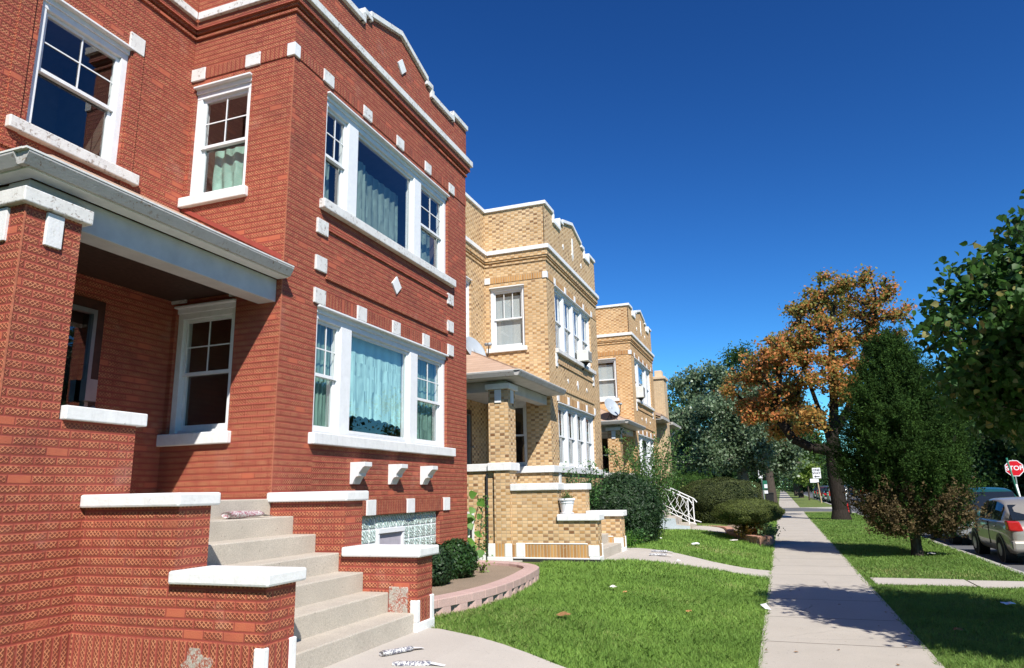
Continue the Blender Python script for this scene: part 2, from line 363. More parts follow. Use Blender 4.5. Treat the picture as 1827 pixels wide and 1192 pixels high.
# ---------------------------------------------------------------- mesh building
ORG = {}
def tag(o, label=None, cat=None, group=None, kind=None):
    if label: o['label'] = label
    if cat: o['category'] = cat
    if group: o['group'] = group
    if kind: o['kind'] = kind
    return o
def thing(name, loc, label, cat, group=None):
    o = bpy.data.objects.new(name, None); COL.objects.link(o); o.location = loc
    o.empty_display_size = .3; ORG[o.name] = Vector(loc)
    return tag(o, label, cat, group)
def finish(name, me, mat, parent=None, smooth=False):
    if mat is not None: me.materials.append(M[mat] if isinstance(mat, str) else mat)
    if smooth:
        me.polygons.foreach_set('use_smooth', [True]*len(me.polygons))
    o = bpy.data.objects.new(name, me); COL.objects.link(o)
    if parent is not None:
        o.parent = parent; org = ORG[parent.name]
        ORG[o.name] = org; me.transform(Matrix.Translation(-org))
    else: ORG[o.name] = Vector((0, 0, 0))
    return o

class MB:
    def __init__(s): s.v = []; s.f = []; s.closed = True
    def quad(s, a, b, c, d):
        n = len(s.v); s.v += [a, b, c, d]; s.f.append((n, n+1, n+2, n+3)); return s
    def poly(s, pts):
        n = len(s.v); s.v += list(pts); s.f.append(tuple(range(n, n+len(pts)))); return s
    def box(s, x0, x1, y0, y1, z0, z1):
        if x0 > x1: x0, x1 = x1, x0
        if y0 > y1: y0, y1 = y1, y0
        if z0 > z1: z0, z1 = z1, z0
        n = len(s.v)
        s.v += [(x0,y0,z0),(x1,y0,z0),(x1,y1,z0),(x0,y1,z0),(x0,y0,z1),(x1,y0,z1),(x1,y1,z1),(x0,y1,z1)]
        for q in ((0,3,2,1),(4,5,6,7),(0,1,5,4),(1,2,6,5),(2,3,7,6),(3,0,4,7)): s.f.append(tuple(n+i for i in q))
        return s
    def prism(s, pts2, F, d0, d1):
        """polygon (u,z) list extruded between depths d0..d1 of frame F"""
        k = len(pts2); n = len(s.v)
        s.v += [F.pt(u, z, d0) for u, z in pts2] + [F.pt(u, z, d1) for u, z in pts2]
        s.f.append(tuple(range(n, n+k))); s.f.append(tuple(range(n+2*k-1, n+k-1, -1)))
        for i in range(k):
            j = (i+1) % k; s.f.append((n+i, n+k+i, n+k+j, n+j))
        return s
    def fbox(s, F, u0, u1, z0, z1, d0, d1):
        a = F.pt(u0, z0, d0); b = F.pt(u1, z1, d1); return s.box(a[0], b[0], a[1], b[1], a[2], b[2])
    def tube(s, p, q, r0, r1=None, n=8, caps=True):
        r1 = r0 if r1 is None else r1
        p = Vector(p); q = Vector(q); d = (q-p)
        if d.length < 1e-6: return s
        d.normalize(); a = d.orthogonal().normalized(); b = d.cross(a); k = len(s.v)
        for c, r in ((p, r0), (q, r1)):
            for i in range(n):
                t = 2*math.pi*i/n; s.v.append(tuple(c + (a*math.cos(t)+b*math.sin(t))*r))
        for i in range(n):
            j = (i+1) % n; s.f.append((k+i, k+j, k+n+j, k+n+i))
        if caps: s.f.append(tuple(range(k+n-1, k-1, -1))); s.f.append(tuple(range(k+n, k+2*n)))
        return s
    def path(s, pts, r, n=6):
        for a, b in zip(pts, pts[1:]): s.tube(a, b, r, r, n)
        return s
    def lathe(s, prof, c, n=24):
        k = len(s.v); m = len(prof)
        for r, z in prof:
            for i in range(n):
                t = 2*math.pi*i/n; s.v.append((c[0]+r*math.cos(t), c[1]+r*math.sin(t), c[2]+z))
        for a in range(m-1):
            for i in range(n):
                j = (i+1) % n; s.f.append((k+a*n+i, k+a*n+j, k+(a+1)*n+j, k+(a+1)*n+i))
        s.f.append(tuple(k+i for i in range(n))[::-1]); s.f.append(tuple(k+(m-1)*n+i for i in range(n)))
        return s
    def mesh(s, name='m', uvo=(0, 0)):
        me = bpy.data.meshes.new(name); me.from_pydata([tuple(v) for v in s.v], [], s.f)
        bm = bmesh.new(); bm.from_mesh(me)
        bmesh.ops.recalc_face_normals(bm, faces=bm.faces)
        uvl = bm.loops.layers.uv.new('UVMap')
        for f in bm.faces:
            n = f.normal; ax = max(range(3), key=lambda i: abs(n[i]))
            for l in f.loops:
                c = l.vert.co
                l[uvl].uv = ((c.y, c.z) if ax == 0 else (c.x, c.z) if ax == 1 else (c.x, c.y))
                l[uvl].uv[0] -= uvo[0]; l[uvl].uv[1] -= uvo[1]
        bm.to_mesh(me); bm.free(); return me
    def build(s, name, mat, parent=None, smooth=False, bevel=0, uvo=(0, 0)):
        o = finish(name, s.mesh(name, uvo), mat, parent, smooth)
        if bevel:
            b = o.modifiers.new('bevel', 'BEVEL'); b.width = bevel; b.segments = 2; b.limit_method = 'ANGLE'
        return o
class Fx:      # wall facing the street (+X)
    def __init__(s, x): s.p = x
    def pt(s, u, z, d): return (s.p+d, u, z)
class Fy:      # wall facing the camera (-Y)
    def __init__(s, y): s.p = y
    def pt(s, u, z, d): return (u, s.p-d, z)
def part(name, mat, parent, F, u0, u1, z0, z1, d0, d1, bevel=0, uvo=(0, 0)):
    return MB().fbox(F, u0, u1, z0, z1, d0, d1).build(name, mat, parent, bevel=bevel, uvo=uvo)

def wall_cells(mb, F, u0, u1, z0, z1, holes, t=.22, d=0):
    us = sorted({u0, u1, *[h[0] for h in holes], *[h[1] for h in holes]}); zs = sorted({z0, z1, *[h[2] for h in holes], *[h[3] for h in holes]})
    us = [u for u in us if u0 <= u <= u1]; zs = [z for z in zs if z0 <= z <= z1]
    for a, b in zip(us, us[1:]):
        for c, e in zip(zs, zs[1:]):
            mu, mz = (a+b)/2, (c+e)/2
            if any(h[0] < mu < h[1] and h[2] < mz < h[3] for h in holes): continue
            mb.quad(F.pt(a, c, d), F.pt(b, c, d), F.pt(b, e, d), F.pt(a, e, d))
    for a, b, c, e in holes:
        mb.quad(F.pt(a, c, d), F.pt(a, e, d), F.pt(a, e, d-t), F.pt(a, c, d-t)); mb.quad(F.pt(b, c, d), F.pt(b, e, d), F.pt(b, e, d-t), F.pt(b, c, d-t))
        mb.quad(F.pt(a, e, d), F.pt(b, e, d), F.pt(b, e, d-t), F.pt(a, e, d-t)); mb.quad(F.pt(a, c, d), F.pt(b, c, d), F.pt(b, c, d-t), F.pt(a, c, d-t))

# ---------------------------------------------------------------- windows
def curtain_sheet(F, u0, u1, z0, z1, d, waves=7, amp=.025, scal=False, par=None, mat='sheer', name='curtain'):
    mb = MB(); n = 48; rows = 6; pts = []
    for j in range(rows+1):
        row = []
        for i in range(n+1):
            t = i/n; u = u0+(u1-u0)*t
            zb = z0 + (.035*abs(math.sin(t*math.pi*9)) + .05*math.sin(t*3.1+.4) if scal else 0)
            z = z1+(zb-z1)*j/rows
            row.append(F.pt(u + .01*math.sin(j+9*t), z, d+amp*math.sin(t*waves*2*math.pi+.5*math.sin(j*.7))*(.4+.6*j/rows)))
        pts.append(row)
    for j in range(rows):
        for i in range(n): mb.quad(pts[j][i], pts[j][i+1], pts[j+1][i+1], pts[j+1][i])
    return mb.build(name, mat, par, smooth=True)

def flat_pane(w, F, a, b, c, e, d, mat='glass'):
    MB().quad(F.pt(a, c, d), F.pt(b, c, d), F.pt(b, e, d), F.pt(a, e, d)).build('pane', mat, w)
def double_hung(w, F, u0, u1, z0, z1, d, nx=2, ny=2, cur=None, sw=.045, low=None, gmat='glass', zm=None):
    """two sashes with panes, muntins in the upper sash"""
    zm = zm or z0+(z1-z0)*.5
    mb = MB()
    for (a, b, dd) in ((zm-.025, z1, d), (z0, zm+.025, d-.04)):
        mb.fbox(F, u0, u0+sw, a, b, dd-.035, dd); mb.fbox(F, u1-sw, u1, a, b, dd-.035, dd)
        mb.fbox(F, u0+sw, u1-sw, b-sw, b, dd-.035, dd-.001); mb.fbox(F, u0+sw, u1-sw, a, a+(sw if a > z0 else sw*1.5), dd-.035, dd-.001)
    mb.build('sash', 'wood', w, bevel=.003)
    for (a, b, dd) in ((zm, z1, d), (z0, zm, d-.04)):
        flat_pane(w, F, u0+sw*.6, u1-sw*.6, a+.02, b-.02, dd-.02, gmat)
    mu = MB(); a, b, c, e = u0+sw, u1-sw, zm+.02, z1-sw; g = .008
    for i in range(1, nx): uu = a+(b-a)*i/nx; mu.fbox(F, uu-g, uu+g, c, e, d-.017, d-.008)
    for j in range(1, ny):
        zz = c+(e-c)*j/ny; mu.fbox(F, a, b, zz-g, zz+g, d-.0165, d-.0085)
    if mu.v: mu.build('muntin', 'wood', w)

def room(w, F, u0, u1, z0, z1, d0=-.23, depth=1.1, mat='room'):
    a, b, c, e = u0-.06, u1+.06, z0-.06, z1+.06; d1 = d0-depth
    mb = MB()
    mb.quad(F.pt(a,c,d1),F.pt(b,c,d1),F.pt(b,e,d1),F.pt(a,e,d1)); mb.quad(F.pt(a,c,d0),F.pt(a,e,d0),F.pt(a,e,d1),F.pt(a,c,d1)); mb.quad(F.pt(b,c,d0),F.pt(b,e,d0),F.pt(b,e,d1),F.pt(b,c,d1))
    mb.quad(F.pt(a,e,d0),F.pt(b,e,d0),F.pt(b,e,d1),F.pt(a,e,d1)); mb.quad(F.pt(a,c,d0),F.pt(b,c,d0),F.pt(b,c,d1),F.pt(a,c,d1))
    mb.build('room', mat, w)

def window(house, F, u0, u1, z0, z1, mulls=(), jamb=.09, head=.14, style=None, fd=-.05, sill=None, sillmat='stone'):
    """casing as the part; returns (window, list of light bays)"""
    mb = MB()
    mb.fbox(F, u0, u0+jamb, z0, z1-head, -.21, fd); mb.fbox(F, u1-jamb, u1, z0, z1-head, -.21, fd)
    for a, b in mulls: mb.fbox(F, a, b, z0, z1-head, -.21, fd+.012)
    mb.fbox(F, u0, u1, z1-head, z1-.03, -.21, fd+.004); mb.fbox(F, u0+.002, u1-.002, z1-head*.55, z1-.028, fd+.004, fd+.03)
    mb.fbox(F, u0-.0, u1+.0, z1-.03, z1-.002, -.21, .045)
    edges = [u0+jamb] + [v for ab in mulls for v in ab] + [u1-jamb]
    bays = [(edges[i], edges[i+1]) for i in range(0, len(edges), 2)]
    for a, b in bays: mb.fbox(F, a, b, z0, z0+.05, -.21, -.085)
    w = mb.build('window', 'wood', house, bevel=.005)
    if sill:
        a, b, c, e, dd = sill
        MB().fbox(F, a, b, c, e, -.2, dd).build('window_sill', sillmat, w, bevel=.012)
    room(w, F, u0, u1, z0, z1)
    return w, bays

# ---------------------------------------------------------------- two-flat houses
def coping_run(mb, F, outline, th=.10, over=.055, depth=.30):
    """coping following a stepped/gabled outline [(u,z)...] (z = top of coping)"""
    for (a, za), (b, zb) in zip(outline, outline[1:]):
        if abs(b-a) < 1e-4:       # vertical jog
            lo, hi = min(za, zb), max(za, zb)
            s = 1 if zb > za else -1
            u0, u1 = (a-.05, a+.055) if s > 0 else (a-.055, a+.05)
            mb.prism([(u0, lo-th), (u1, lo-th), (u1, hi-th*.98), (u0, hi-th*.98)], F, -depth-over+.002, over-.002)
        else:
            mb.prism([(a, za-th), (b, zb-th), (b, zb), (a, za)], F, -depth-over, over)

def build_house(c):
    """c: dict of measured dimensions; builds one brick two-flat with porch, bay, stairs"""
    X, YS, YC, YN, XR = c['X'], c['YS'], c['YC'], c['YN'], c['XR']; g = c['g']
    br, brs = c['brick'], c['brick_s']; detail = c['detail']
    H = thing('brick_house', (X, YC, g), c['label'], 'house', 'brick two-flat houses in a row')
    Ff, Fr, Fp, Fs = Fx(X), Fy(YC), Fx(XR), Fy(YS)
    ym = (YC+YN)/2; xm0, xm1 = XR, X
    z = c['z']; zc0, zc1 = z['corn']; zt = z['top']; hw = (YN-YC)/2
    # --- openings
    L = c['low']; U = c['up']; rl = c['rlow']; ru = c['rup']; pu = c['pup']
    holesF = [(L[0], L[1], L[2], L[3]), (U[0], U[1], U[2], U[3])]
    if c.get('base'): holesF.append(c['base'])
    wl = MB()
    wall_cells(wl, Ff, YC, YN, g-.3, zc1, holesF)
    wall_cells(wl, Fr, XR, X, g-.3, zc1, [ru, rl])
    wall_cells(wl, Fp, YS, YC, g-.3, zc1, [pu, c['doorway']])
    # parapet front with stepped gable, built as a polygon per slice
    out = []
    for hy, zz in c['par']: out.append((hy, zz))
    left = [(ym-hy, zz) for hy, zz in reversed(out)]; right = [(ym+hy, zz) for hy, zz in out]
    outline = left + (right[1:] if out[0][0] == 0 else right)
    th = .10
    for (a, za), (b, zb) in zip(outline, outline[1:]):
        if abs(b-a) > 1e-4:
            wl.quad(Ff.pt(a, zc1, 0), Ff.pt(b, zc1, 0), Ff.pt(b, zb-th, 0), Ff.pt(a, za-th, 0))
            a2, b2 = max(a, YC+.03), min(b, YN-.03); wl.quad(Ff.pt(a2, zc1, -.3), Ff.pt(b2, zc1, -.3), Ff.pt(b2, zb-th, -.3), Ff.pt(a2, za-th, -.3))
    ze = out[-1][1]
    for F_, a, b in ((Fr, XR, X), (Fp, YS, YC)):
        wl.quad(F_.pt(a, zc1, 0), F_.pt(b, zc1, 0), F_.pt(b, ze-th, 0), F_.pt(a, ze-th, 0))
    # north side and back so that the house is a solid
    wl.quad((X, YN, g-.3), (X-14, YN, g-.3), (X-14, YN, ze-th), (X, YN, ze-th)); wl.quad((X-14, YS, g-.3), (X-14, YN, g-.3), (X-14, YN, ze-th), (X-14, YS, ze-th))
    wl.quad((XR, YS, g-.3), (X-14, YS, g-.3), (X-14, YS, ze-th), (XR, YS, ze-th))
    wl.quad((X-14, YS, zc1), (XR-.3, YS, zc1), (XR-.3, YN, zc1), (X-14, YN, zc1)); wl.quad((XR-.3, YC+.3, zc1), (X-.3, YC+.3, zc1), (X-.3, YN, zc1), (XR-.3, YN, zc1))
    wl.build('wall', br, H)
    cp = MB(); coping_run(cp, Ff, outline, th)
    cp.box(XR-.3, X-.357, YC-.055, YC+.3, ze-th, ze); cp.box(XR-.3, XR+.055, YS-.05, YC-.056, ze-th, ze); cp.box(X-13.9, XR-.302, YS-.055, YS+.3, ze-th, ze)
    cp.build('parapet_coping', c.get('copmat', 'stone'), H, bevel=.008)
    # --- cornice: white band with brick corbels under it, wrapped round the corner
    def wrap(name, mat, z0, z1, d, bevel=0):
        m = MB(); m.box(X-.02, X+d, YC-d, YN+d*.9, z0, z1); m.box(XR+d, X-.021, YC-d, YC+.02, z0, z1); m.box(XR-.02, XR+d-.001, YS-.02, YC-d-.001, z0, z1)
        m.box(X-14, XR-.021, YS-d, YS+.02, z0, z1); m.box(X-14, X-.021, YN-.02, YN+d*.9, z0, z1)
        return m.build(name, mat, H, bevel=bevel)
    wrap('cornice', 'stone2' if detail else 'stone', zc0, zc1, c.get('cd', .13), .008)
    for i, (a, b, d) in enumerate(c['corbels']): wrap('corbel_course', br, a, b, d)
    # --- belt projecting at the upper window heads: soldier course and white blocks
    def soldier(F, a, b, z0, z1, d=.012): part('soldier_course', brs, H, F, a, b, z0, z1, -.01, d, uvo=(0, z0-.3))
    def blk(F, a, b, z0, z1, d=.03, mat=None): part('stone_block', mat or ('stone2' if detail else 'stone'), H, F, a, b, z0, z1, -.02, d, .006)
    kz = z['key2']; bw = c['bw']
    ks = c['keys2']; prev = YC+.10
    blkc = MB(); blkc.box(X-.10, X+.028, YC-.028, YC+.10, kz[0], kz[1]); blkc.build('stone_block', 'stone', H, bevel=.006)
    for k_ in ks:
        if k_-.004 > prev: soldier(Ff, prev, k_, kz[0]+.01, kz[1]-.01, .014)
        blk(Ff, k_, k_+bw, *kz); prev = k_+bw
    if prev < YN: soldier(Ff, prev, YN, kz[0]+.01, kz[1]-.01, .014)
    rk = c['rkeys']; prev = XR
    for k_ in rk: soldier(Fr, prev, k_, kz[0]+.01, kz[1]-.01, .014); blk(Fr, k_, min(k_+bw, X-.11), *kz); prev = k_+bw
    soldier(Fr, prev, X-.10, kz[0]+.01, kz[1]-.01, .014)
    # --- lower window heads
    kz = z['key1']; prev = None
    for k_ in c['keys1']:
        if prev is not None: soldier(Ff, prev, k_, kz[0]+.01, kz[1]-.01, .008)
        blk(Ff, k_, k_+bw, *kz); prev = k_+bw
    for k_ in c['rkeys']: blk(Fr, k_, min(k_+bw, X-.02), *kz)
    # --- panel between the floors
    pz = z['panel']
    m = MB(); m.fbox(Ff, c['keys1'][0]+bw*(1 if detail else .6), c['keys1'][-1]+(0 if detail else bw*.4), pz[1]-.065, pz[1], -.01, .03); m.build('brick_ledge', br, H)
    m = MB(); m.fbox(Ff, c['keys1'][0]+bw*(1 if detail else .6), c['keys1'][-1]+(0 if detail else bw*.4), pz[0], pz[0]+.065, -.01, .03); m.build('brick_ledge', br, H)
    for s in c['side']:
        for u in (c['keys1'][0], c['keys1'][-1]): blk(Ff, u, u+bw, *s)
    def diamond(F, u, zz, ru_, rz, mat='stone'): MB().prism([(u-ru_, zz), (u, zz-rz), (u+ru_, zz), (u, zz+rz)], F, -.01, .025).build('stone_diamond', mat, H)
    for (u, zz, a, b) in c['diamonds']: diamond(Ff, ym+u, zz, a, b)
    # --- front windows
    for W_, kind in ((L, 'low'), (U, 'up')):
        zs = z['sill1'] if kind == 'low' else z['sill2']
        w, bays = window(H, Ff, W_[0], W_[1], W_[2], W_[3], c['mull_'+kind], c['jamb'], c['head'],
                         sill=(W_[0]-.08, W_[1]+.2, zs[0], zs[1], .09) if not (c.get('beltsill') and kind == 'low') else None, sillmat='stone' if kind == 'low' else 'stone2')
        zz0, zz1 = W_[2]+.05, W_[3]-c['head']
        for i, (a, b) in enumerate(bays):
            if detail and i == 1:
                m = MB(); s_ = .05
                m.fbox(Ff, a, a+s_, zz0, zz1, -.13, -.085); m.fbox(Ff, b-s_, b, zz0, zz1, -.13, -.085); m.fbox(Ff, a+s_, b-s_, zz1-s_, zz1, -.13, -.086); m.fbox(Ff, a+s_, b-s_, zz0, zz0+s_, -.13, -.086)
                m.build('sash', 'wood', w, bevel=.003)
                flat_pane(w, Ff, a+.03, b-.03, zz0+.03, zz1-.03, -.11)
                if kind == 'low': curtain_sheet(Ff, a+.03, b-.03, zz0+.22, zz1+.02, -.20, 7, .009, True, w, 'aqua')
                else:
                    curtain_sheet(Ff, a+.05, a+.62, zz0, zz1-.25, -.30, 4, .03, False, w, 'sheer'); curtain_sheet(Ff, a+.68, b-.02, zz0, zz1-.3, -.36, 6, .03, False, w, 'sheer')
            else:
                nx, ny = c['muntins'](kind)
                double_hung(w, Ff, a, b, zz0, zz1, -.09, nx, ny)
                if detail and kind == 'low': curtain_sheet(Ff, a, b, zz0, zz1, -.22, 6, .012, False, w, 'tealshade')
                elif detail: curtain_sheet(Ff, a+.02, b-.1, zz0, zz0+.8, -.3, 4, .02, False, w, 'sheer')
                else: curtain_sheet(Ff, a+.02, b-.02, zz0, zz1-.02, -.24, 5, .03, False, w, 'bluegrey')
    # --- return wall windows and the window over the porch roof
    for W_, kind in ((ru, 'u'), (rl, 'l')):
        zs = z['sill2'] if kind == 'u' else z['sill1']
        w, bays = window(H, Fr, W_[0], W_[1], W_[2], W_[3], (), c['jamb'], c['head'], sill=(W_[0]-.1, W_[1]+.06, zs[0], zs[1], .07) if not (c.get('beltsill') and kind == 'l') else None)
        a, b = bays[0]; zz0, zz1 = W_[2]+.05, W_[3]-c['head']
        nx, ny = c['rmunt']
        double_hung(w, Fr, a, b, zz0, zz1, -.09, nx, ny)
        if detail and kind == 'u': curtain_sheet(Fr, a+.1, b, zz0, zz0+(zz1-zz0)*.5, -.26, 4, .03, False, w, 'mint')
        elif not detail and kind == 'u': MB().fbox(Fr, a+.02, b-.02, zz0+.02, zz1-.12, -.21, -.20).build('blind', 'blind', w)
    w, bays = window(H, Fp, pu[0], pu[1], pu[2], pu[3], (), c['jamb'], c['head'], sill=(pu[0]-.22, pu[1]+.24, z['sill2'][0], z['sill2'][1], .09), sillmat='stone2')
    a, b = bays[0]; double_hung(w, Fp, a, b, pu[2]+.05, pu[3]-c['head'], -.09, *c['rmunt'])
    if detail: blk(Fp, pu[1]-.05, pu[1]+.17, z['key2'][0]-.12, z['key2'][0]+.12)
    if detail:       # flat brick strips that frame the window over the porch
        for u in (pu[0]-.24, pu[1]+.02): part('brick_pilaster', br, H, Fp, u, u+.16, z['sill2'][0]-.2, z['key2'][0]-.13, -.01, .02)
    # --- porch
    pz0, pz1 = c['porch_floor'], c['eave']; pf = X; wid = c['pillar']
    dk = MB(); dk.box(XR+.002, X-.36, YS+.36, YC-.002, pz0-.12, pz0); dk.build('porch_floor', 'step', H)
    m = MB()   # low walls below the porch
    m.box(X-.35, X, YS, c['half_end'], g-.3, z['half'][0])
    m.box(XR+.001, X-.351, YS+.08, YS+.40, g-.3, z['half'][0])
    m.build('porch_wall', br, H)
    m = MB(); m.box(X-.40, X+.05, YS+wid+.02, c['half_end']+.08, z['half'][0], z['half'][1]); m.box(XR+.003, X-wid-.02, YS+.02, YS+.45, z['half'][0], z['half'][1])
    if not detail: m.box(X-wid-.02, X+.05, YS-.05, YS+wid+.019, z['half'][0]+.003, z['half'][1]+.01)
    m.build('wall_cap', 'stone', H, bevel=.01)
    zp = z['pcap']
    MB().box(X-wid, X-.001, YS+.001, YS+wid, z['half'][0]+(0 if detail else .155), zp[0]).build('porch_pillar', br, H)
    MB().box(X-wid-.06, X+.06, YS-.06, YS+wid+.06, zp[0], zp[1]).build('pillar_cap', 'stone2' if detail else 'stone', H, bevel=.01)
    mid = wid*.5-.075
    part('stone_block', 'stone', H, Ff, YS+mid, YS+mid+.15, zp[0]-.30, zp[0]-.012, -.02, .025, .005)
    part('stone_block', 'stone', H, Fs, X-mid-.15, X-mid, zp[0]-.30, zp[0]-.012, -.02, .025, .005)
    # beam, ceiling, roof, gutter
    bt, bb = c['eave'][0], zp[0]-.03
    m = MB(); m.box(X-.34, X-.08, YS+.06, YC-.003, bb, bt-.002); m.box(XR+.003, X-.341, YS+.08, YS+.34, bb, bt-.002); m.build('porch_beam', 'beamg', H, bevel=.006)
    m = MB(); m.box(XR+.003, X-.342, YS+.342, YC-.003, bt-.10, bt-.06); m.build('porch_ceiling', 'ceil' if detail else 'beamg', H)
    ov = c['over']; ex = X+ov; ey = YS-ov; eN = YC-.012
    m = MB(); m.box(X-.06, ex-.05, ey+.06, eN, bt, bt+.02); m.box(XR+.004, X-.061, ey+.06, YS+.055, bt, bt+.02); m.build('soffit', 'wood' if detail else 'beamg', H)
    g0, g1 = bt+.01, c['eave'][1]
    m = MB()
    m.prism([(ex-.09, g0), (ex-.02, g0), (ex+.03, g1-.02), (ex+.03, g1), (ex-.11, g1), (ex-.11, g0+.02)], Fy(0), -eN, -ey+.0)
    m.prism([(ey+.09, g0), (ey+.02, g0), (ey-.03, g1-.02), (ey-.03, g1), (ey+.11, g1), (ey+.11, g0+.02)], Fx(0), XR+.005, ex-.111)
    m.build('gutter', 'gutter', H)
    m = MB(); m.box(ex-.012, ex+.036, ey-.03, eN, g1+.001, g1+.018); m.box(XR+.01, ex-.013, ey-.036, ey+.012, g1+.001, g1+.018); m.build('gutter_lip', 'gutterw', H)
    zr = c['roof_top']; run = ex-XR
    m = MB(); m.poly([(ex-.03, ey+.03, g1+.005), (ex-.03, eN, g1+.005), (XR+.003, eN, zr), (XR+.003, ey+run*.8, zr)])
    m.poly([(ex-.03, ey+.03, g1+.005), (XR+.003, ey+run*.8, zr), (XR+.003, ey+.03, g1+.005)])
    me = m.mesh()
    o = finish('porch_roof', me, 'shingle', H); sd = o.modifiers.new('s', 'SOLIDIFY'); sd.thickness = .03; sd.offset = -1
    # --- stairs
    X1 = c['front']; YL_, YR_ = c['stair']; t = .35; n = 7; zt_ = c['steps_top']
    rz = (zt_-g)/n; tr = (X1-.02-(X-.0)) / (n-.85)
    for i in (range(n) if c.get('stairwalls', True) else ()):
        xf = X1-.02-tr*i
        MB().box(X-.34 if i > 0 else X1-.8, xf, YL_+t+.003, YR_-.003, g-.05 if i == 0 else g+rz*i+.001-.10, g+rz*(i+1)).build('stair_step', 'step', H, bevel=.012) if i < n-1 else \
            MB().box(X-.9, X-.0+.03, YL_+t+.003, YR_-.003, zt_-rz-.1, zt_).build('stair_step', 'step', H, bevel=.012)
    # solid under the steps
    if c.get('stairwalls', True): MB().prism([(X-.3, g-.05), (X1-.3, g-.05), (X-.2, zt_-.3)], Fy(YL_+t+.02), -(YR_-YL_-t-.04), 0).build('stair_base', 'step', H)
    for y0 in ((YL_, YR_) if c.get('stairwalls', True) else ()):
        m = MB(); m.box(c['hi_end'], X1, y0, y0+t, g-.3, z['lcap'][0]); m.box(X+.001, c['hi_end']-.001, y0, y0+t, g-.3, z['hcap'][0])
        w = m.build('stair_wall', br, H)
        MB().box(c['hi_end']-.0, X1+.06, y0-.06, y0+t+.06, *z['lcap']).build('stair_cap', 'stonew', w, bevel=.018)
        MB().box(X+.003, c['hi_end']+.05, y0-.06, y0+t+.06, *z['hcap']).build('stair_cap', 'stonew', w, bevel=.018)
        # base: upright bricks framed by white corner stones
        MB().box(X+.02, X1+.008, y0-.008, y0+t+.008, g+.03, g+.33).build('soldier_course', brs, w, uvo=(0, g-.05))
        cm = MB(); cw = .07 if detail else .2
        cm.box(X1-cw, X1+.02, y0-.02, y0+.05, g+.10, g+.32); cm.box(X1-.05, X1+.021, y0+t-.06, y0+t+.021, g+.03, g+.34)
        cm.box(X1-.18, X1+.025, y0-.025, y0+t+.025, g-.05, g+.10)
        if not detail:
            cm.box(X+.03, X1-.181, y0-.022, y0+.02, g-.02, g+.075); cm.box(X+.1, X+.3, y0-.018, y0+.02, g+.0751, g+.36)
            cm.box(X+.301, X1-.21, y0-.014, y0+.02, g+.335, g+.36)
        cm.build('corner_stone', 'stone', w, bevel=.012)
    if detail:
        part('cement_patch', 'grey_patch', H, Fy(YR_), X1-.33, X1-.10, g+.17, g+.45, -.01, .012, .01)
        pp = []
        for q in range(60):
            an = q/30*math.pi; rr_ = .135*(1+.5*mnoise.noise(Vector((math.cos(an)*1.4, math.sin(an)*1.4, 2)))+.12*mnoise.noise(Vector((math.cos(an)*5, math.sin(an)*5, 4)))+.12*mnoise.noise(Vector((math.cos(an)*14, math.sin(an)*14, 7))))
            pp.append((X1-.60+rr_*1.0*math.cos(an), g+.16+rr_*.8*math.sin(an)))
        MB().prism(pp, Fy(YL_), -.01, .0105).build('cement_patch', 'grey_patch', H)
        m = MB(); m.box(X-.006, X+.0035, YC-.0035, YC+.012, .6, z['key2'][0]); m.build('worn_corner', 'wornred', H)
        m = MB(); m.box(X-.006, X+.0035, YS-.0025, YS+.012, g, z['pcap'][0]-.01); m.build('worn_corner', 'wornred', H)
        part('soldier_course', brs, H, Ff, YS, YL_-.003, g+.03, g+.33, -.01, .009, uvo=(0, g-.05))
        part('corner_stone', 'stone', H, Ff, YS+.1, YL_-.0, g-.1, g+.045, -.01, .035, .01)
    # --- front door in the porch shade
    dw = c['doorway']; m = MB()
    for a, b, e, f_ in ((dw[0], dw[0]+.1, dw[2], dw[3]), (dw[1]-.1, dw[1], dw[2], dw[3]), (dw[0]+.1, dw[1]-.1, dw[3]-.12, dw[3])): m.fbox(Fp, a, b, e, f_, -.2, .02)
    d = m.build('front_door', 'door', H, bevel=.004)
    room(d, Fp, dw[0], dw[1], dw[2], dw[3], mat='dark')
    sd0 = dw[0]+(dw[1]-dw[0])*.52
    m = MB(); m.fbox(Fp, sd0-.09, sd0, dw[2], dw[3]-.12, -.16, .0)
    m.fbox(Fp, dw[0]+.1, sd0-.09, dw[3]-.50, dw[3]-.45, -.16, -.01); m.build('sidelight_frame', 'door', d)
    MB().fbox(Fp, dw[0]+.1, sd0-.1, dw[2]+.1, dw[3]-.2, -.15, -.14).build('blind', 'blindd', d)
    m = MB(); m.fbox(Fp, dw[1]-.15, dw[1]-.105, dw[2], dw[3]-.12, -.05, .03); m.fbox(Fp, sd0+.02, sd0+.06, dw[2], dw[3]-.12, -.05, .03); m.fbox(Fp, sd0+.06, dw[1]-.15, dw[3]-.17, dw[3]-.12, -.05, .03)
    m.build('storm_door', 'metal', d)
    flat_pane(d, Fp, sd0+.05, dw[1]-.14, dw[2]+.05, dw[3]-.15, -.01, 'glassd')
    MB().fbox(Fp, sd0+.1, dw[1]-.15, dw[2], dw[3]-.15, -.19, -.14).build('door_leaf', 'door', d)
    MB().tube((XR+.03, dw[1]-.09, dw[2]+1.05), (XR+.09, dw[1]-.09, dw[2]+1.05), .012).lathe([(.0, -.03), (.028, -.01), (.028, .01), (.0, .03)], (XR+.1, dw[1]-.09, dw[2]+1.05), 12).build('door_handle', 'metal', d, smooth=True)
    return H

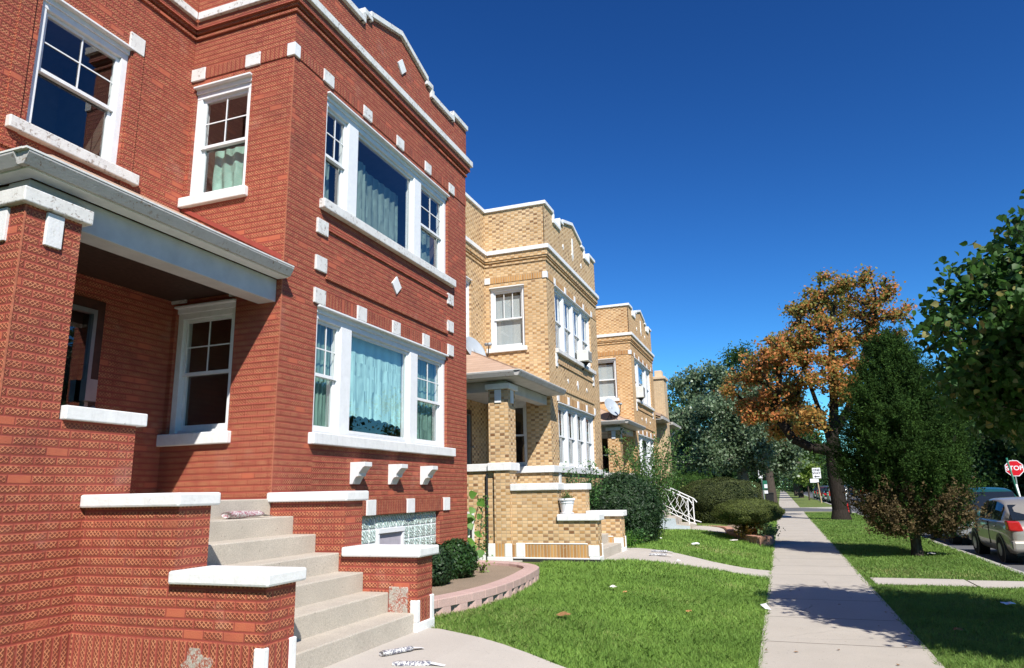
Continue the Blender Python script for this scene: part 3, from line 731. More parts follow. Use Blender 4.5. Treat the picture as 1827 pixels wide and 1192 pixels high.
g = .25
par_r = [(0, 9.71), (1.02, 9.40), (1.02, 9.33), (1.22, 9.33), (1.22, 9.17), (2.14, 9.17), (2.14, 9.30), (2.86, 9.30)]
RED = dict(label='red painted brick two-flat with white stone trim and concrete front steps, nearest the camera',
    X=-5.6, YS=3.69, YC=6.92, YN=12.55, XR=-7.35, g=g, brick='red', brick_s='red_s', detail=True, bw=.25, jamb=.09, head=.17,
    z=dict(corn=(8.37, 8.49), top=9.3, key2=(7.46, 7.65), key1=(4.17, 4.38), panel=(4.56, 5.33), sill1=(2.30, 2.45), sill2=(5.53, 5.67), half=(2.32, 2.44), pcap=(4.05, 4.18), lcap=(1.00, 1.10), hcap=(1.59, 1.70)),
    corbels=[(8.13, 8.17, .03), (8.21, 8.25, .045), (8.25, 8.37, .08)],
    par=par_r, copmat='stone2', keys2=[7.56, 8.61, 9.65, 10.69, 11.71], keys1=[7.56, 8.60, 9.62, 10.66, 11.66], rkeys=[-7.36, -6.40], side=[(4.63, 4.84), (5.16, 5.37)],
    diamonds=[(0.0, 4.99, .15, .15), (.06, 9.04, .15, .15)],
    low=(7.66, 11.66, 2.45, 4.16), up=(7.69, 11.70, 5.67, 7.36), rlow=(-7.28, -6.30, 2.45, 4.13), rup=(-7.28, -6.29, 5.67, 7.36), pup=(4.72, 5.90, 5.67, 7.36),
    mull_low=((8.30, 8.56), (10.33, 10.59)), mull_up=((8.32, 8.58), (10.40, 10.66)), muntins=lambda k: (2, 2), rmunt=(2, 2),
    base=(8.80, 11.38, .56, 1.355), doorway=(4.25, 5.92, 1.63, 3.95), porch_floor=1.62, eave=(4.31, 4.43), over=.15, roof_top=5.47, pillar=.51, half_end=4.97,
    front=-3.66, stair=(4.53, 6.9), hi_end=-4.56, steps_top=1.63)
red_house = build_house(RED)
H = red_house; F = Fx(-5.6)
# brackets under the lower sill
for u in (8.56, 9.60, 10.64):
    MB().prism([(-5.61, 1.80), (-5.56, 1.80), (-5.53, 1.86), (-5.50, 1.90), (-5.47, 1.905), (-5.46, 1.95), (-5.40, 2.02), (-5.37, 2.04), (-5.37, 2.10), (-5.61, 2.10)], Fy(u), -.20, 0).build('stone_bracket', 'stonew', H, bevel=.004)
# basement: white blocks, soldier course, glass block window
prev = 8.3
for u in (8.98, 10.17, 11.49):
    part('soldier_course', 'red_s', H, F, prev, u, 1.365, 1.57, -.01, .012, uvo=(0, 1.1)); part('stone_block', 'stone', H, F, u, u+.25, 1.36, 1.58, -.02, .03, .006); prev = u+.25
gb = MB(); bx0, bx1, bz0, bz1 = 8.80, 11.38, .56, 1.355
ncol, nrow = 13, 4; cw = (bx1-bx0)/ncol; ch = (bz1-bz0)/nrow
for i in range(ncol):
    for j in range(nrow):
        if 3 <= i <= 6 and j < 3: continue
        gb.fbox(F, bx0+i*cw+.012, bx0+(i+1)*cw-.012, bz0+j*ch+.012, bz0+(j+1)*ch-.012, -.14, -.062)
fr = MB().fbox(F, bx0, bx1, bz0, bz1, -.14, -.075); w = fr.build('basement_window', 'stonew', H)
gb.build('glass_blocks', 'gblock', w, bevel=.012)
va, vb, vc, vd = bx0+3*cw, bx0+7*cw, bz0, bz0+3*ch
m = MB(); m.fbox(F, va, vb, vd-.07, vd, -.074, -.02); m.fbox(F, va, va+.05, vc, vd-.07, -.074, -.03); m.fbox(F, vb-.05, vb, vc, vd-.07, -.074, -.03); m.build('vent_frame', 'wood', w, bevel=.004)
m = MB(); m.quad(F.pt(va+.05, vc, -.055), F.pt(vb-.05, vc, -.055), F.pt(vb-.05, vd-.07, -.07), F.pt(va+.05, vd-.07, -.07)); m.build('vent_panel', simple('lilac_panel', (.42, .39, .44), .5, .3), w)
# flashing and bits on the porch roof edge
MB().quad((-5.62, 6.905, 4.56), (-7.34, 6.905, 5.50), (-7.34, 6.905, 5.56), (-5.62, 6.905, 4.63)).build('roof_flashing', simple('red_flashing', (.30, .06, .045), .6, .3), H)
part('mailbox', 'metal', H, Fx(-7.35), 5.70, 5.84, 2.75, 3.0, .03, .12)

par_y = [(0, 9.86), (1.08, 9.58), (1.08, 9.50), (1.42, 9.50), (1.42, 9.22), (2.02, 9.22), (2.02, 9.50), (2.86, 9.50)]
def yellow(X, YC, w, label, brick, brick_s, dz=0, YSo=3.1, front=1.85, g=.25):
    YN = YC+w; ym = YC+w/2
    ks = [YC+.66+i*1.035 for i in range(5)]
    k1 = [YC+.62+i*1.02 for i in range(5)]
    a, b = YC+.70, YC+4.72; st = (b-a-.16-3*.14)/4
    mulls = tuple((a+.08+st*(i+1)+.14*i, a+.08+st*(i+1)+.14*(i+1)) for i in range(3))
    XR = X-1.8
    z = lambda v: v+dz
    return dict(label=label, X=X, YS=YC-YSo, YC=YC, YN=YN, XR=XR, g=g, brick=brick, brick_s=brick_s, detail=False, bw=.16, jamb=.08, head=.12,
        z=dict(corn=(z(8.09), z(8.21)), top=z(9.5), key2=(z(7.28), z(7.46)), key1=(z(4.01), z(4.22)), panel=(z(4.35), z(5.12)), sill1=(2.12, 2.29), sill2=(z(5.33), z(5.45)), half=(2.10, 2.26), pcap=(z(3.86), z(3.98)), lcap=(1.05, 1.18), hcap=(1.67, 1.82)),
        corbels=[(z(7.78), z(7.83), .03), (z(7.88), z(7.93), .045), (z(7.93), z(8.09), .07)], cd=.12,
        par=[(h, z(t)) for h, t in par_y], keys2=ks, keys1=k1, rkeys=[XR-.2+.21], side=[(z(4.95), z(5.32)), (z(2.26), z(2.36))],
        diamonds=[(0, z(4.70), .09, .14), (-1.05, z(4.69), .05, .07), (1.05, z(4.69), .05, .07), (0, z(8.78), .09, .17), (-1.05, z(8.72), .05, .09), (1.0, z(8.74), .05, .09)],
        low=(a, b, 2.29, z(3.99)), up=(a+.02, b+.02, z(5.45), z(7.27)), rlow=(X-1.62, X-.66, 2.29, z(3.98)), rup=(X-1.64, X-.64, z(5.45), z(7.17)), pup=(YC-2.0, YC-.95, z(5.45), z(7.17)),
        mull_low=mulls, mull_up=mulls, muntins=lambda k: (3, 1), rmunt=(3, 1), base=None, beltsill=True,
        doorway=(YC-2.5, YC-1.0, 1.72, 3.7), porch_floor=1.71, eave=(z(4.06), z(4.18)), over=.42, roof_top=z(5.20), pillar=.46, half_end=YC-YSo+.47,
        front=X+front, stair=(YC-3.03, YC-.68), hi_end=X+1.02, steps_top=1.72)
YEL = yellow(-5.4, 17.4, 5.62, 'yellow checkered-brick two-flat with stepped white parapet, directly beyond the red house', 'yel', 'yel_s')
ORGH = yellow(-5.4, 29.05, 5.6, 'small-looking orange tan brick two-flat third in the row, behind the dark shrubs', 'org', 'org_s', -.06)
yel_house = build_house(YEL)
ORGH['mull_up'] = ((30.6, 30.85), (32.6, 32.85)); ORGH['mull_low'] = ((30.6, 30.85), (32.6, 32.85)); ORGH['muntins'] = lambda k: (1, 1); ORGH['rmunt'] = (1, 1)
ORGH['stairwalls'] = False
org_house = build_house(ORGH)
for c, Hh in ((YEL, yel_house), (ORGH, org_house)):
    X, YC, YN, XR = c['X'], c['YC'], c['YN'], c['XR']
    m = MB(); z0, z1 = c['z']['sill1']
    m.box(X-.2, X+.07, YC-.07, YN+.03, z0, z1); m.box(XR+.06, X-.201, YC-.07, YC+.2, z0, z1); m.build('belt_sill', 'stone', Hh, bevel=.01)
    m = MB(); a = YC+2.81
    m.fbox(Fx(X), a-.045, a+.045, c['z']['corn'][1]+.62, c['z']['corn'][1]+1.12, -.01, .03); m.build('stone_block', 'stone', Hh)
    # white quoin strips beside the lower window
    part('corner_stone', 'stone', Hh, Fx(X), YC+.55, YC+.70, 1.6, c['z']['sill1'][0]-.01, -.01, .03)
    # foundation
    m = MB(); m.box(XR+.0, X-.352, YC-3.1+.05, YC-3.1+.12, g-.2, g+.16); m.build('foundation', 'stonew', Hh)
part('basement_window', 'stonew', yel_house, Fy(14.38), -7.02, -6.25, .55, 1.25, -.01, .02)
part('basement_pane', 'carglass', yel_house, Fy(14.38), -6.60, -6.30, .60, 1.2, .02, .026)
part('basement_pane', 'carglass', yel_house, Fy(14.38), -6.98, -6.66, .60, 1.2, .02, .026)
MB().tube((-5.93, 14.33, .3), (-5.93, 14.33, 2.05), .028).build('downspout', 'black', yel_house)
m = MB(); m.box(-5.90, -5.74, 14.275, 14.33, .335, .60); m.box(-5.52, -5.37, 14.275, 14.33, .335, .60); m.box(-5.92, -5.36, 14.27, 14.33, .24, .334); m.build('corner_stone', 'stone', yel_house, bevel=.01)
part('soldier_course', 'yel_s', yel_house, Fy(14.3), -5.739, -5.521, .335, .595, -.01, .012, uvo=(0, .2))
MB().box(-5.95, -3.5, 14.335, 14.36, .19, .30).build('tar_strip', simple('black_tar', (.03, .03, .03), .8, .2), yel_house)

# ---------------------------------------------------------------- ground, lawns, walks, street
Y_CROSS0, Y_CROSS1 = 52.0, 61.5
def hz(x, y):
    t = min(1, max(0, (-.45-x)/2.6)); t = t*t*(3-2*t)
    e = min(1, max(0, (48-y)/4))
    return .25*t*e
def structure(o): o['kind'] = 'structure'; return o
def sheet(name, mat, x0, x1, y0, y1, nx, ny, zf, inside=None):
    xs = np.linspace(x0, x1, nx+1); ys = np.linspace(y0, y1, ny+1); v = [(x, y, zf(x, y)) for y in ys for x in xs]; f = []
    for j in range(ny):
        for i in range(nx):
            if inside and not inside((xs[i]+xs[i+1])/2, (ys[j]+ys[j+1])/2): continue
            a = j*(nx+1)+i; f.append((a, a+1, a+nx+2, a+nx+1))
    me = bpy.data.meshes.new(name); me.from_pydata(v, [], f); return structure(finish(name, me, mat, smooth=True))
sheet('ground', 'ground', -900, 900, -60, 1500, 20, 20, lambda x, y: -.26)
# road and cross street
m = MB(); m.quad((4.1, -30, -.15), (12.2, -30, -.15), (12.2, 900, -.15), (4.1, 900, -.15)); structure(m.build('road', 'asphalt'))
def cs(x): return -.15 + .13*min(1, max(0, (4.1-x)/2.6))
v = MB()
for a, b in ((-90, -1.5), (-1.5, -.37), (-.37, 1.24), (1.24, 4.1), (12.2, 90)):
    za, zb = (cs(a), cs(b)) if a < 5 else (-.146, -.146)
    v.quad((a, Y_CROSS0, za+.004), (b, Y_CROSS0, zb+.004), (b, Y_CROSS1, zb+.004), (a, Y_CROSS1, za+.004))
structure(v.build('cross_street', 'asphalt'))
# kerbs with rounded corners
def arc(cx, cy, r, a0, a1, n=8): return [(cx+r*math.cos(R(a0+(a1-a0)*i/n)), cy+r*math.sin(R(a0+(a1-a0)*i/n))) for i in range(n+1)]
def kerb(line, w=.15, z0=-.2, z1=.0, side=1):
    m = MB(); off = []
    for i, p in enumerate(line):
        a = line[max(0, i-1)]; b = line[min(len(line)-1, i+1)]; dx, dy = b[0]-a[0], b[1]-a[1]; l = math.hypot(dx, dy)
        off.append((p[0]-dy/l*w*side, p[1]+dx/l*w*side))
    for i in range(len(line)-1):
        p, q, r_, s_ = line[i], line[i+1], off[i+1], off[i]
        n = len(m.v); m.v += [(*p, z0), (*q, z0), (*r_, z0), (*s_, z0), (*p, z1), (*q, z1), (*r_, z1), (*s_, z1)]
        for f in ((4, 5, 6, 7), (0, 1, 5, 4), (2, 3, 7, 6)): m.f.append(tuple(n+k for k in f))
    return m
near1 = [(4.1, -30), (4.1, 20), (4.1, 48.5)] + arc(.6+1.5, 48.5+1.5, 2.0, 0, 90)[1:] + [(1.24, 52.0)]
near1 = [(4.1, -30), (4.1, 10), (4.1, 30), (4.1, 50)] + arc(2.1, 50, 2.0, 0, 90)[1:] + [(1.24, 52.0)]
near2 = [(1.24, 61.5), (2.1, 61.5)] + arc(2.1, 63.5, 2.0, -90, 0)[1:] + [(4.1, 66), (4.1, 300), (4.1, 900)]
kb = kerb(near1); k2 = kerb(near2)
far1 = [(12.2, -30), (12.2, 50)] + arc(14.2, 50, 2, 180, 90)[1:] + [(90, 52)]; far2 = [(90, 61.5), (14.2, 61.5)] + arc(14.2, 63.5, 2, 270, 180)[1:] + [(12.2, 900)]
for kk in (k2, kerb(far1, side=-1), kerb(far2, side=-1)):
    n = len(kb.v); kb.v += kk.v; kb.f += [tuple(n+i for i in f) for f in kk.f]
structure(kb.build('kerb', 'curb'))
# sidewalk slab
m = MB(); m.box(-.36, 1.24, -6, Y_CROSS0, -.2, .012); m.box(-.36, 1.24, Y_CROSS1, 500, -.2, .012); structure(m.build('sidewalk', 'walk'))
# parkway lawns
def poly_sheet(name, mat, pts, z):
    m = MB(); m.poly([(x, y, z) for x, y in pts]); return structure(m.build(name, mat))
poly_sheet('parkway_lawn', 'lawn', [(1.241, -6), (3.95, -6), (3.95, 50)] + arc(2.1, 50, 1.85, 0, 90)[1:] + [(1.241, 51.85)], -.012)
poly_sheet('parkway_lawn', 'lawn', [(1.241, 61.65), (2.1, 61.65)] + arc(2.1, 63.5, 1.85, -90, 0)[1:] + [(3.95, 66), (3.95, 500), (1.241, 500)], -.012)
sheet('front_lawn', 'lawn', -30, -.361, -8, 51.9, 100, 60, lambda x, y: hz(x, y)-.012)
sheet('front_lawn', 'lawn', -60, -.361, 61.6, 500, 10, 20, lambda x, y: -.012)
poly_sheet('far_lawn', 'lawn', [(12.35, -30), (90, -30), (90, 51.8), (14.2, 51.8)] + arc(14.2, 50, 1.85, 90, 180)[1:], -.02)
poly_sheet('far_lawn', 'lawn', [(12.35, 64), (14.2, 61.7), (90, 61.7), (90, 500), (12.35, 500)], -.02)
# walks from the stairs to the sidewalk
def walk(name, pts_l, pts_r, lift=.014):
    m = MB(); pl = [(x, y, hz(x, y)+lift) for x, y in pts_l]; pr = [(x, y, hz(x, y)+lift) for x, y in pts_r]
    for i in range(len(pl)-1):
        m.quad(pl[i], pl[i+1], pr[i+1], pr[i]); a, b = pl[i], pl[i+1]; m.quad(a, b, (b[0], b[1], b[2]-.12), (a[0], a[1], a[2]-.12)); a, b = pr[i], pr[i+1]; m.quad(a, b, (b[0], b[1], b[2]-.12), (a[0], a[1], a[2]-.12))
    return structure(m.build(name, 'path'))
lx = np.linspace
def lerp_path(ctrl, n=5):
    o = []
    for (a, b) in zip(ctrl, ctrl[1:]):
        for t in np.linspace(0, 1, n, endpoint=False): o.append((a[0]+(b[0]-a[0])*t, a[1]+(b[1]-a[1])*t))
    return o+[ctrl[-1]]
walk('garden_path', lerp_path([(-5.6, 4.5), (-3.66, 4.5), (-1.9, 4.4), (-.362, 4.3)]), lerp_path([(-5.6, 7.12), (-3.5, 7.12), (-2.0, 6.35), (-.362, 5.7)]))
walk('garden_path', lerp_path([(-5.5, 14.25), (-3.6, 14.72), (-1.2, 15.05), (-.362, 14.35)]), lerp_path([(-5.5, 17.3), (-3.4, 17.75), (-1.6, 16.35), (-.362, 15.62)]))
walk('garden_path', lerp_path([(-5.3, 25.9), (-3.0, 25.6), (-1.4, 25.2), (-.362, 25.0)]), lerp_path([(-5.3, 28.6), (-3.0, 28.3), (-1.4, 27.6), (-.362, 27.0)]))
m = MB(); m.box(1.36, 2.83, 13.96, 14.86, -.1, .004); m.box(2.86, 3.94, 13.80, 14.72, -.1, .006); structure(m.build('parkway_path', 'path'))
PATHS = [([(-5.6, 4.5), (-.36, 4.3), (-.36, 5.7), (-2.0, 6.35), (-3.5, 7.12), (-5.6, 7.12)]), ([(-5.5, 14.25), (-3.6, 14.72), (-1.2, 15.05), (-.36, 14.35), (-.36, 15.62), (-1.6, 16.35), (-3.4, 17.75), (-5.5, 17.3)]),
         ([(-5.3, 25.9), (-3.0, 25.6), (-.36, 25.0), (-.36, 27.0), (-1.4, 27.6), (-3.0, 28.3), (-5.3, 28.6)]), ([(1.36, 13.96), (3.94, 13.8), (3.94, 14.76), (1.36, 14.86)])]
# flower beds
def smooth_line(P, n=6):
    o = []
    for i in range(len(P)-1):
        p0, p1, p2, p3 = P[max(0, i-1)], P[i], P[i+1], P[min(len(P)-1, i+2)]
        for t in np.linspace(0, 1, n, endpoint=False):
            o.append(tuple(.5*((2*p1[k]) + (-p0[k]+p2[k])*t + (2*p0[k]-5*p1[k]+4*p2[k]-p3[k])*t*t + (-p0[k]+3*p1[k]-3*p2[k]+p3[k])*t**3) for k in (0, 1)))
    return o+[P[-1]]
BED1 = smooth_line([(-4.15, 7.27), (-3.85, 8.0), (-3.66, 8.9), (-3.66, 9.9), (-3.76, 10.8), (-3.90, 11.5), (-4.3, 12.0), (-4.85, 12.25), (-5.5, 12.35), (-5.9, 12.45)])
BED2 = smooth_line([(-4.6, 28.9), (-3.2, 28.7), (-2.2, 27.9), (-1.9, 26.6), (-1.75, 25.2), (-1.2, 23.2), (-.6, 22.0), (-.40, 22.6), (-.40, 24.4)])
def edging(line, name, mat, label, z0, hcap, hb, bl=.30, w=.2):
    L_ = [0]
    for a, b in zip(line, line[1:]): L_.append(L_[-1]+math.hypot(b[0]-a[0], b[1]-a[1]))
    def at(s):
        s = min(max(s, 0), L_[-1]-1e-4)
        for i in range(len(line)-1):
            if L_[i+1] >= s: t = (s-L_[i])/(L_[i+1]-L_[i]); return (line[i][0]+(line[i+1][0]-line[i][0])*t, line[i][1]+(line[i+1][1]-line[i][1])*t)
    T = thing(name, (*at(L_[-1]/2), z0), label, 'edging')
    rr = random.Random(3)
    cap = MB(); base = MB(); n = int(L_[-1]/bl)
    for i in range(n):
        a = at(L_[-1]*i/n); b = at(L_[-1]*(i+1)/n); dx, dy = b[0]-a[0], b[1]-a[1]; l = math.hypot(dx, dy); nx, ny = dy/l, -dx/l
        for mb, za, zb, w0, w1, gap in ((base, z0-.1, z0+hb, .02+.02*rr.random(), -w-.02, .006), (cap, z0+hb+.002, z0+hb+hcap, .05, -w, .0)):
            if mb is base:          # split-face: bulging middle
                q = [(gap, w0-.05), (.28, w0+.02), (.72, w0+.02), (1-gap, w0-.05), (1-gap, w1), (gap, w1)]
            else: q = [(0, w0), (1, w0), (1, w1), (0, w1)]
            pts = [(a[0]+dx*u+nx*o_, a[1]+dy*u+ny*o_) for u, o_ in q]; k = len(pts); nn = len(mb.v)
            mb.v += [(x, y, za) for x, y in pts]+[(x, y, zb) for x, y in pts]
            mb.f.append(tuple(range(nn+k, nn+2*k))); 
            for j in range(k): mb.f.append((nn+j, nn+(j+1) % k, nn+k+(j+1) % k, nn+k+j))
    base.build('edging_base', mat, T); cap.build('edging_cap', mat, T, bevel=.012)
    return T
edging(BED1, 'flower_bed_edging', 'pink', 'curved low edging of pink split-face blocks round the bare bed beside the red house steps', .22, .10, .13)
edging(BED2, 'flower_bed_edging', 'pink2', 'terracotta block edging round the bed under the oval clipped yew', .06, .07, .13)
poly_sheet('soil_bed', 'soil', [(x-.08, y) for x, y in BED1]+[(-5.65, 12.4), (-5.65, 7.3)], .40)
poly_sheet('soil_bed', 'soil', [(x, y) for x, y in BED2]+[(-.9, 27.6), (-1.6, 31), (-4.6, 31)], .17)

# ---------------------------------------------------------------- vegetation helpers
def leaf_mesh(name, cen, length, width, mat, parent, up=.3, droop=0., nrm=None, fold=.25, heart=False, jit=.35, dirs=None):
    """many separate folded leaves; cen (N,3) world coordinates"""
    cen = np.asarray(cen, float); N = len(cen)
    if N == 0: return None
    n = rng.normal(size=(N, 3)); 
    if nrm is not None: n = n*.6 + nrm
    n[:, 2] += up; n /= np.linalg.norm(n, axis=1)[:, None]
    a = rng.normal(size=(N, 3)) if dirs is None else dirs.copy(); a[:, 2] -= droop
    a -= (a*n).sum(1)[:, None]*n; a /= np.linalg.norm(a, axis=1)[:, None]+1e-9
    b = np.cross(n, a)
    s = (1+jit*rng.uniform(-1, 1, N))[:, None]
    L = length*s; Wd = width*s*.5
    base = cen - a*L*.5; tip = cen + a*L*.5
    if heart:
        k = 6; pts = np.stack([base, base+a*L*.12+b*Wd*.75-n*0+n*fold*Wd, base+a*L*.38+b*Wd+n*fold*Wd*1.2, tip, base+a*L*.38-b*Wd+n*fold*Wd*1.2, base+a*L*.12-b*Wd*.75+n*fold*Wd], 1)
    else:
        k = 4; mid = cen - a*L*.06
        pts = np.stack([base, mid+b*Wd+n*fold*Wd, tip, mid-b*Wd+n*fold*Wd], 1)
    me = bpy.data.meshes.new(name); me.vertices.add(N*k); me.vertices.foreach_set('co', pts.reshape(-1))
    if heart:       # two quads sharing the midrib
        idx = np.arange(N)[:, None]*k
        f = np.concatenate([idx+np.array([[0, 1, 2, 3]]), idx+np.array([[0, 3, 4, 5]])], 1).reshape(-1); nf = N*2
    else: f = (np.arange(N)[:, None]*4+np.array([[0, 1, 2, 3]])).reshape(-1); nf = N
    me.loops.add(len(f)); me.loops.foreach_set('vertex_index', f.astype(np.int32)); me.polygons.add(nf)
    me.polygons.foreach_set('loop_start', (np.arange(nf)*4).astype(np.int32)); me.polygons.foreach_set('loop_total', np.full(nf, 4, np.int32))
    me.update(); me.validate()
    return finish(name, me, mat, parent)

def skeleton(trunk, targets, step=.45, up=.25, seed=1, extra=()):
    """trunk: list of points; targets: points to reach. returns nodes, parents, end indices"""
    r_ = np.random.default_rng(seed)
    P = [np.array(p, float) for p in trunk]; par = [-1]+list(range(len(trunk)-1)); ends = []
    lock = max(1, int(len(trunk)*.45)); base = P[-1]
    for st_, pts_ in extra:
        i = st_
        for q in pts_: P.append(np.array(q, float)); par.append(i); i = len(P)-1
    T = sorted([np.array(t, float) for t in targets], key=lambda t: np.linalg.norm(t-base))
    for t in T:
        A = np.array(P[lock:]); d = np.linalg.norm(A-t, axis=1) + .35*np.maximum(0, A[:, 2]-t[2]+.1)*1.6
        i = int(np.argmin(d))+lock; cur = P[i]; k = 0; dist = np.linalg.norm(t-cur)
        n = max(1, int(dist/step)); c0 = cur.copy()
        for j in range(1, n+1):
            f = j/n; q = c0+(t-c0)*f; q = q + np.array([0, 0, -up*dist*.25*math.sin(math.pi*f)]) + r_.normal(size=3)*step*.13*(1 if j < n else 0)
            P.append(q); par.append(i); i = len(P)-1
        ends.append(i)
    return P, par, ends
def limbs(name, P, par, r0, rtip, mat, parent, expo=.45, flare=1.5, n=7):
    cnt = [0]*len(P)
    ch = [0]*len(P)
    for p in par:
        if p >= 0: ch[p] += 1
    for i in range(len(P)):
        if ch[i] == 0:
            j = i
            while j >= 0: cnt[j] += 1; j = par[j]
    mx = cnt[0]; rad = [max(rtip, r0*(c/mx)**expo) for c in cnt]
    mb = MB()
    for i, p in enumerate(par):
        if p < 0: continue
        ra, rb = rad[p], rad[i]
        if par[p] < 0: ra = r0*flare
        if ra < rtip*1.01 and i % 3 == 0: pass
        mb.tube(P[p], P[i], min(ra, rb*1.6+ (r0 if par[p] < 0 else 0)), rb, n if ra > .05 else 4, caps=False)
    me = bpy.data.meshes.new(name); me.from_pydata([tuple(v) for v in mb.v], [], mb.f)
    return finish(name, me, mat, parent, smooth=True)

def blob_points(blobs, per, shell=.55, seed=3):
    r_ = np.random.default_rng(seed); out = []
    for (x, y, z, r) in blobs:
        k = max(2, int(per*r*r)); d = r_.normal(size=(k, 3)); d /= np.linalg.norm(d, axis=1)[:, None]
        rad = r*(shell+(1-shell)*r_.uniform(size=k)**.6)
        out.append(np.array([x, y, z])+d*rad[:, None]*np.array([1, 1, .85]))
    return np.concatenate(out)
def tree(name, base, label, cat, trunk_pts, blobs, mats, r0, nleaf, lsize, clus, per=7, barkm='barkm', spread=None, up=.3, group=None, step=.5, heart=False, wl=.8, droop=0, seed=1, rtip=.012, shell=.35, clump_var=.5, extra=()):
    T = thing(name, base, label, cat, group)
    targets = blob_points(blobs, per, shell, seed)
    P, par, ends = skeleton(trunk_pts, targets, step, seed=seed, extra=extra)
    limbs('trunk', P, par, r0, rtip, barkm, T)
    # twig ends -> leaf clusters, clusters thin out at random so that sky shows through
    r_ = np.random.default_rng(seed+9); E_ = np.array([P[e] for e in ends]); prev = np.array([P[par[e]] for e in ends])
    w = np.exp(r_.normal(size=len(E_))*clump_var); w /= w.sum(); spread = spread or clus
    k = 0
    for mm in mats:
        mt, frac = mm[0], mm[1]; ww = w
        if len(mm) > 2: ww = w*np.interp(E_[:, 2], mm[2], mm[3]); ww /= ww.sum()
        n = int(nleaf*frac); idx = r_.choice(len(E_), n, p=ww)
        t = r_.uniform(-.3, 1.3, n)[:, None]; c = prev[idx]+(E_[idx]-prev[idx])*t + r_.normal(size=(n, 3))*spread*np.array([1, 1, .75])
        leaf_mesh('crown', c, lsize, lsize*wl, mt, T, up=up, heart=heart, droop=droop); k += 1
    return T

# ---------------------------------------------------------------- trees
def lob_env(blobs, n, seed): pass
# autumn maple in the parkway
MAPLE = [(3.34,39.40,11.80,1.18),(4.98,38.40,11.33,1.19),(6.11,38.90,10.35,0.90),(1.83,39.90,11.17,0.91),(1.48,38.90,9.30,1.23),(-0.14,37.90,8.07,1.30),(-1.64,38.40,6.94,0.94),(0.69,39.90,6.82,1.25),(2.63,38.90,9.48,1.22),(4.52,39.90,9.50,1.23),(1.63,37.40,4.77,0.88),(-0.96,38.90,5.48,1.00),(3.58,37.90,6.22,0.77),(2.37,37.40,6.93,1.05),(6.03,39.90,9.06,0.75),(0.21,40.40,4.81,0.90),(3.97,40.90,11.17,0.91),(3.2,38.6,8.2,1.1),(3.7,38.6,7.2,1.0),(1.1,38.4,8.2,1.15),(.5,39,6.0,1.1),(5.2,38.8,10.2,1.0),(2.3,39.5,10.6,1.0),(1.9,38.4,7.6,.8)]
tree('maple_tree', (2.6, 38.9, 0), 'tall autumn maple with orange and olive leaves in the grass strip', 'tree',
     [(2.6, 38.9, -.1), (2.58, 38.9, .5), (2.55, 38.9, 2.0), (2.6, 38.9, 3.4), (2.70, 38.9, 4.2)], MAPLE, [('maple', .62, (4, 8, 12), (1.3, 1, .6)), ('maple2', .38, (4, 8, 12), (.45, .9, 1.4))],
     .36, 36000, .14, .20, per=15, barkm='barkm', seed=4, step=.6, wl=.9, clump_var=1.0, rtip=.012,
     extra=[(3, [(1.7, 38.8, 3.5), (.8, 38.8, 4.0), (.2, 38.8, 5.1), (-.3, 38.9, 6.3)]), (3, [(2.35, 38.8, 4.6), (2.0, 38.9, 6.2), (1.6, 39, 8.0)]), (4, [(2.9, 39, 5.6), (3.0, 39, 7.4), (3.2, 39.1, 9.4), (3.5, 39.2, 10.8)]), (4, [(3.5, 39.2, 5.3), (4.3, 39.3, 7.0), (4.9, 39.3, 9.0)])])
SILVER = [(-5.32,50.00,8.57,1.41),(-3.65,51.00,9.18,1.42),(-2.01,50.00,7.95,1.37),(-5.94,49.00,6.18,1.30),(-4.18,48.00,6.18,1.66),(-2.15,49.00,5.79,1.67),(-0.43,50.00,5.59,1.34),(-5.85,50.00,3.96,1.31),(-3.70,48.50,3.81,1.54),(-1.64,49.00,3.58,1.39),(0.29,50.00,4.09,1.18),(0.70,50.00,2.99,0.80),(-0.72,48.00,4.03,1.28),(-5.51,51.00,2.45,1.16)]
tree('silver_leaved_tree', (-2.2, 49.4, 0), 'broad grey-green tree with silvery leaves on a grey trunk behind the clipped hedges', 'tree',
     [(-2.1, 49.4, -.1), (-2.15, 49.4, 1.2), (-2.3, 49.4, 2.6), (-2.6, 49.5, 4.2), (-3.0, 49.5, 6.2), (-3.3, 49.8, 8.0)], SILVER, [('silver', 1)],
     .36, 42000, .19, .36, per=6, barkm='barkg', seed=6, step=.7, wl=.75, clump_var=.5)
BACK1 = [(-2.71,75.00,14.56,1.85),(-1.19,75.00,13.28,2.05),(-4.01,75.00,12.33,1.84),(0.20,75.00,10.89,2.25),(-2.03,75.00,9.90,2.55),(2.11,75.00,9.08,2.22),(0.86,75.00,6.94,2.22),(-3.6,75,7.5,2.3)]
tree('honey_locust', (-1.0, 75, 0), 'tall dark green tree whose top rises behind the maple and the silvery tree', 'tree',
     [(-1, 75, -.1), (-1, 75, 3), (-1, 75, 6), (-1.2, 75, 10)], BACK1, [('treeA', .7), ('treeB', .3)], .4, 20000, .26, .5, per=3, barkm='barkd', seed=8, step=1.0, wl=.6, clump_var=.6)
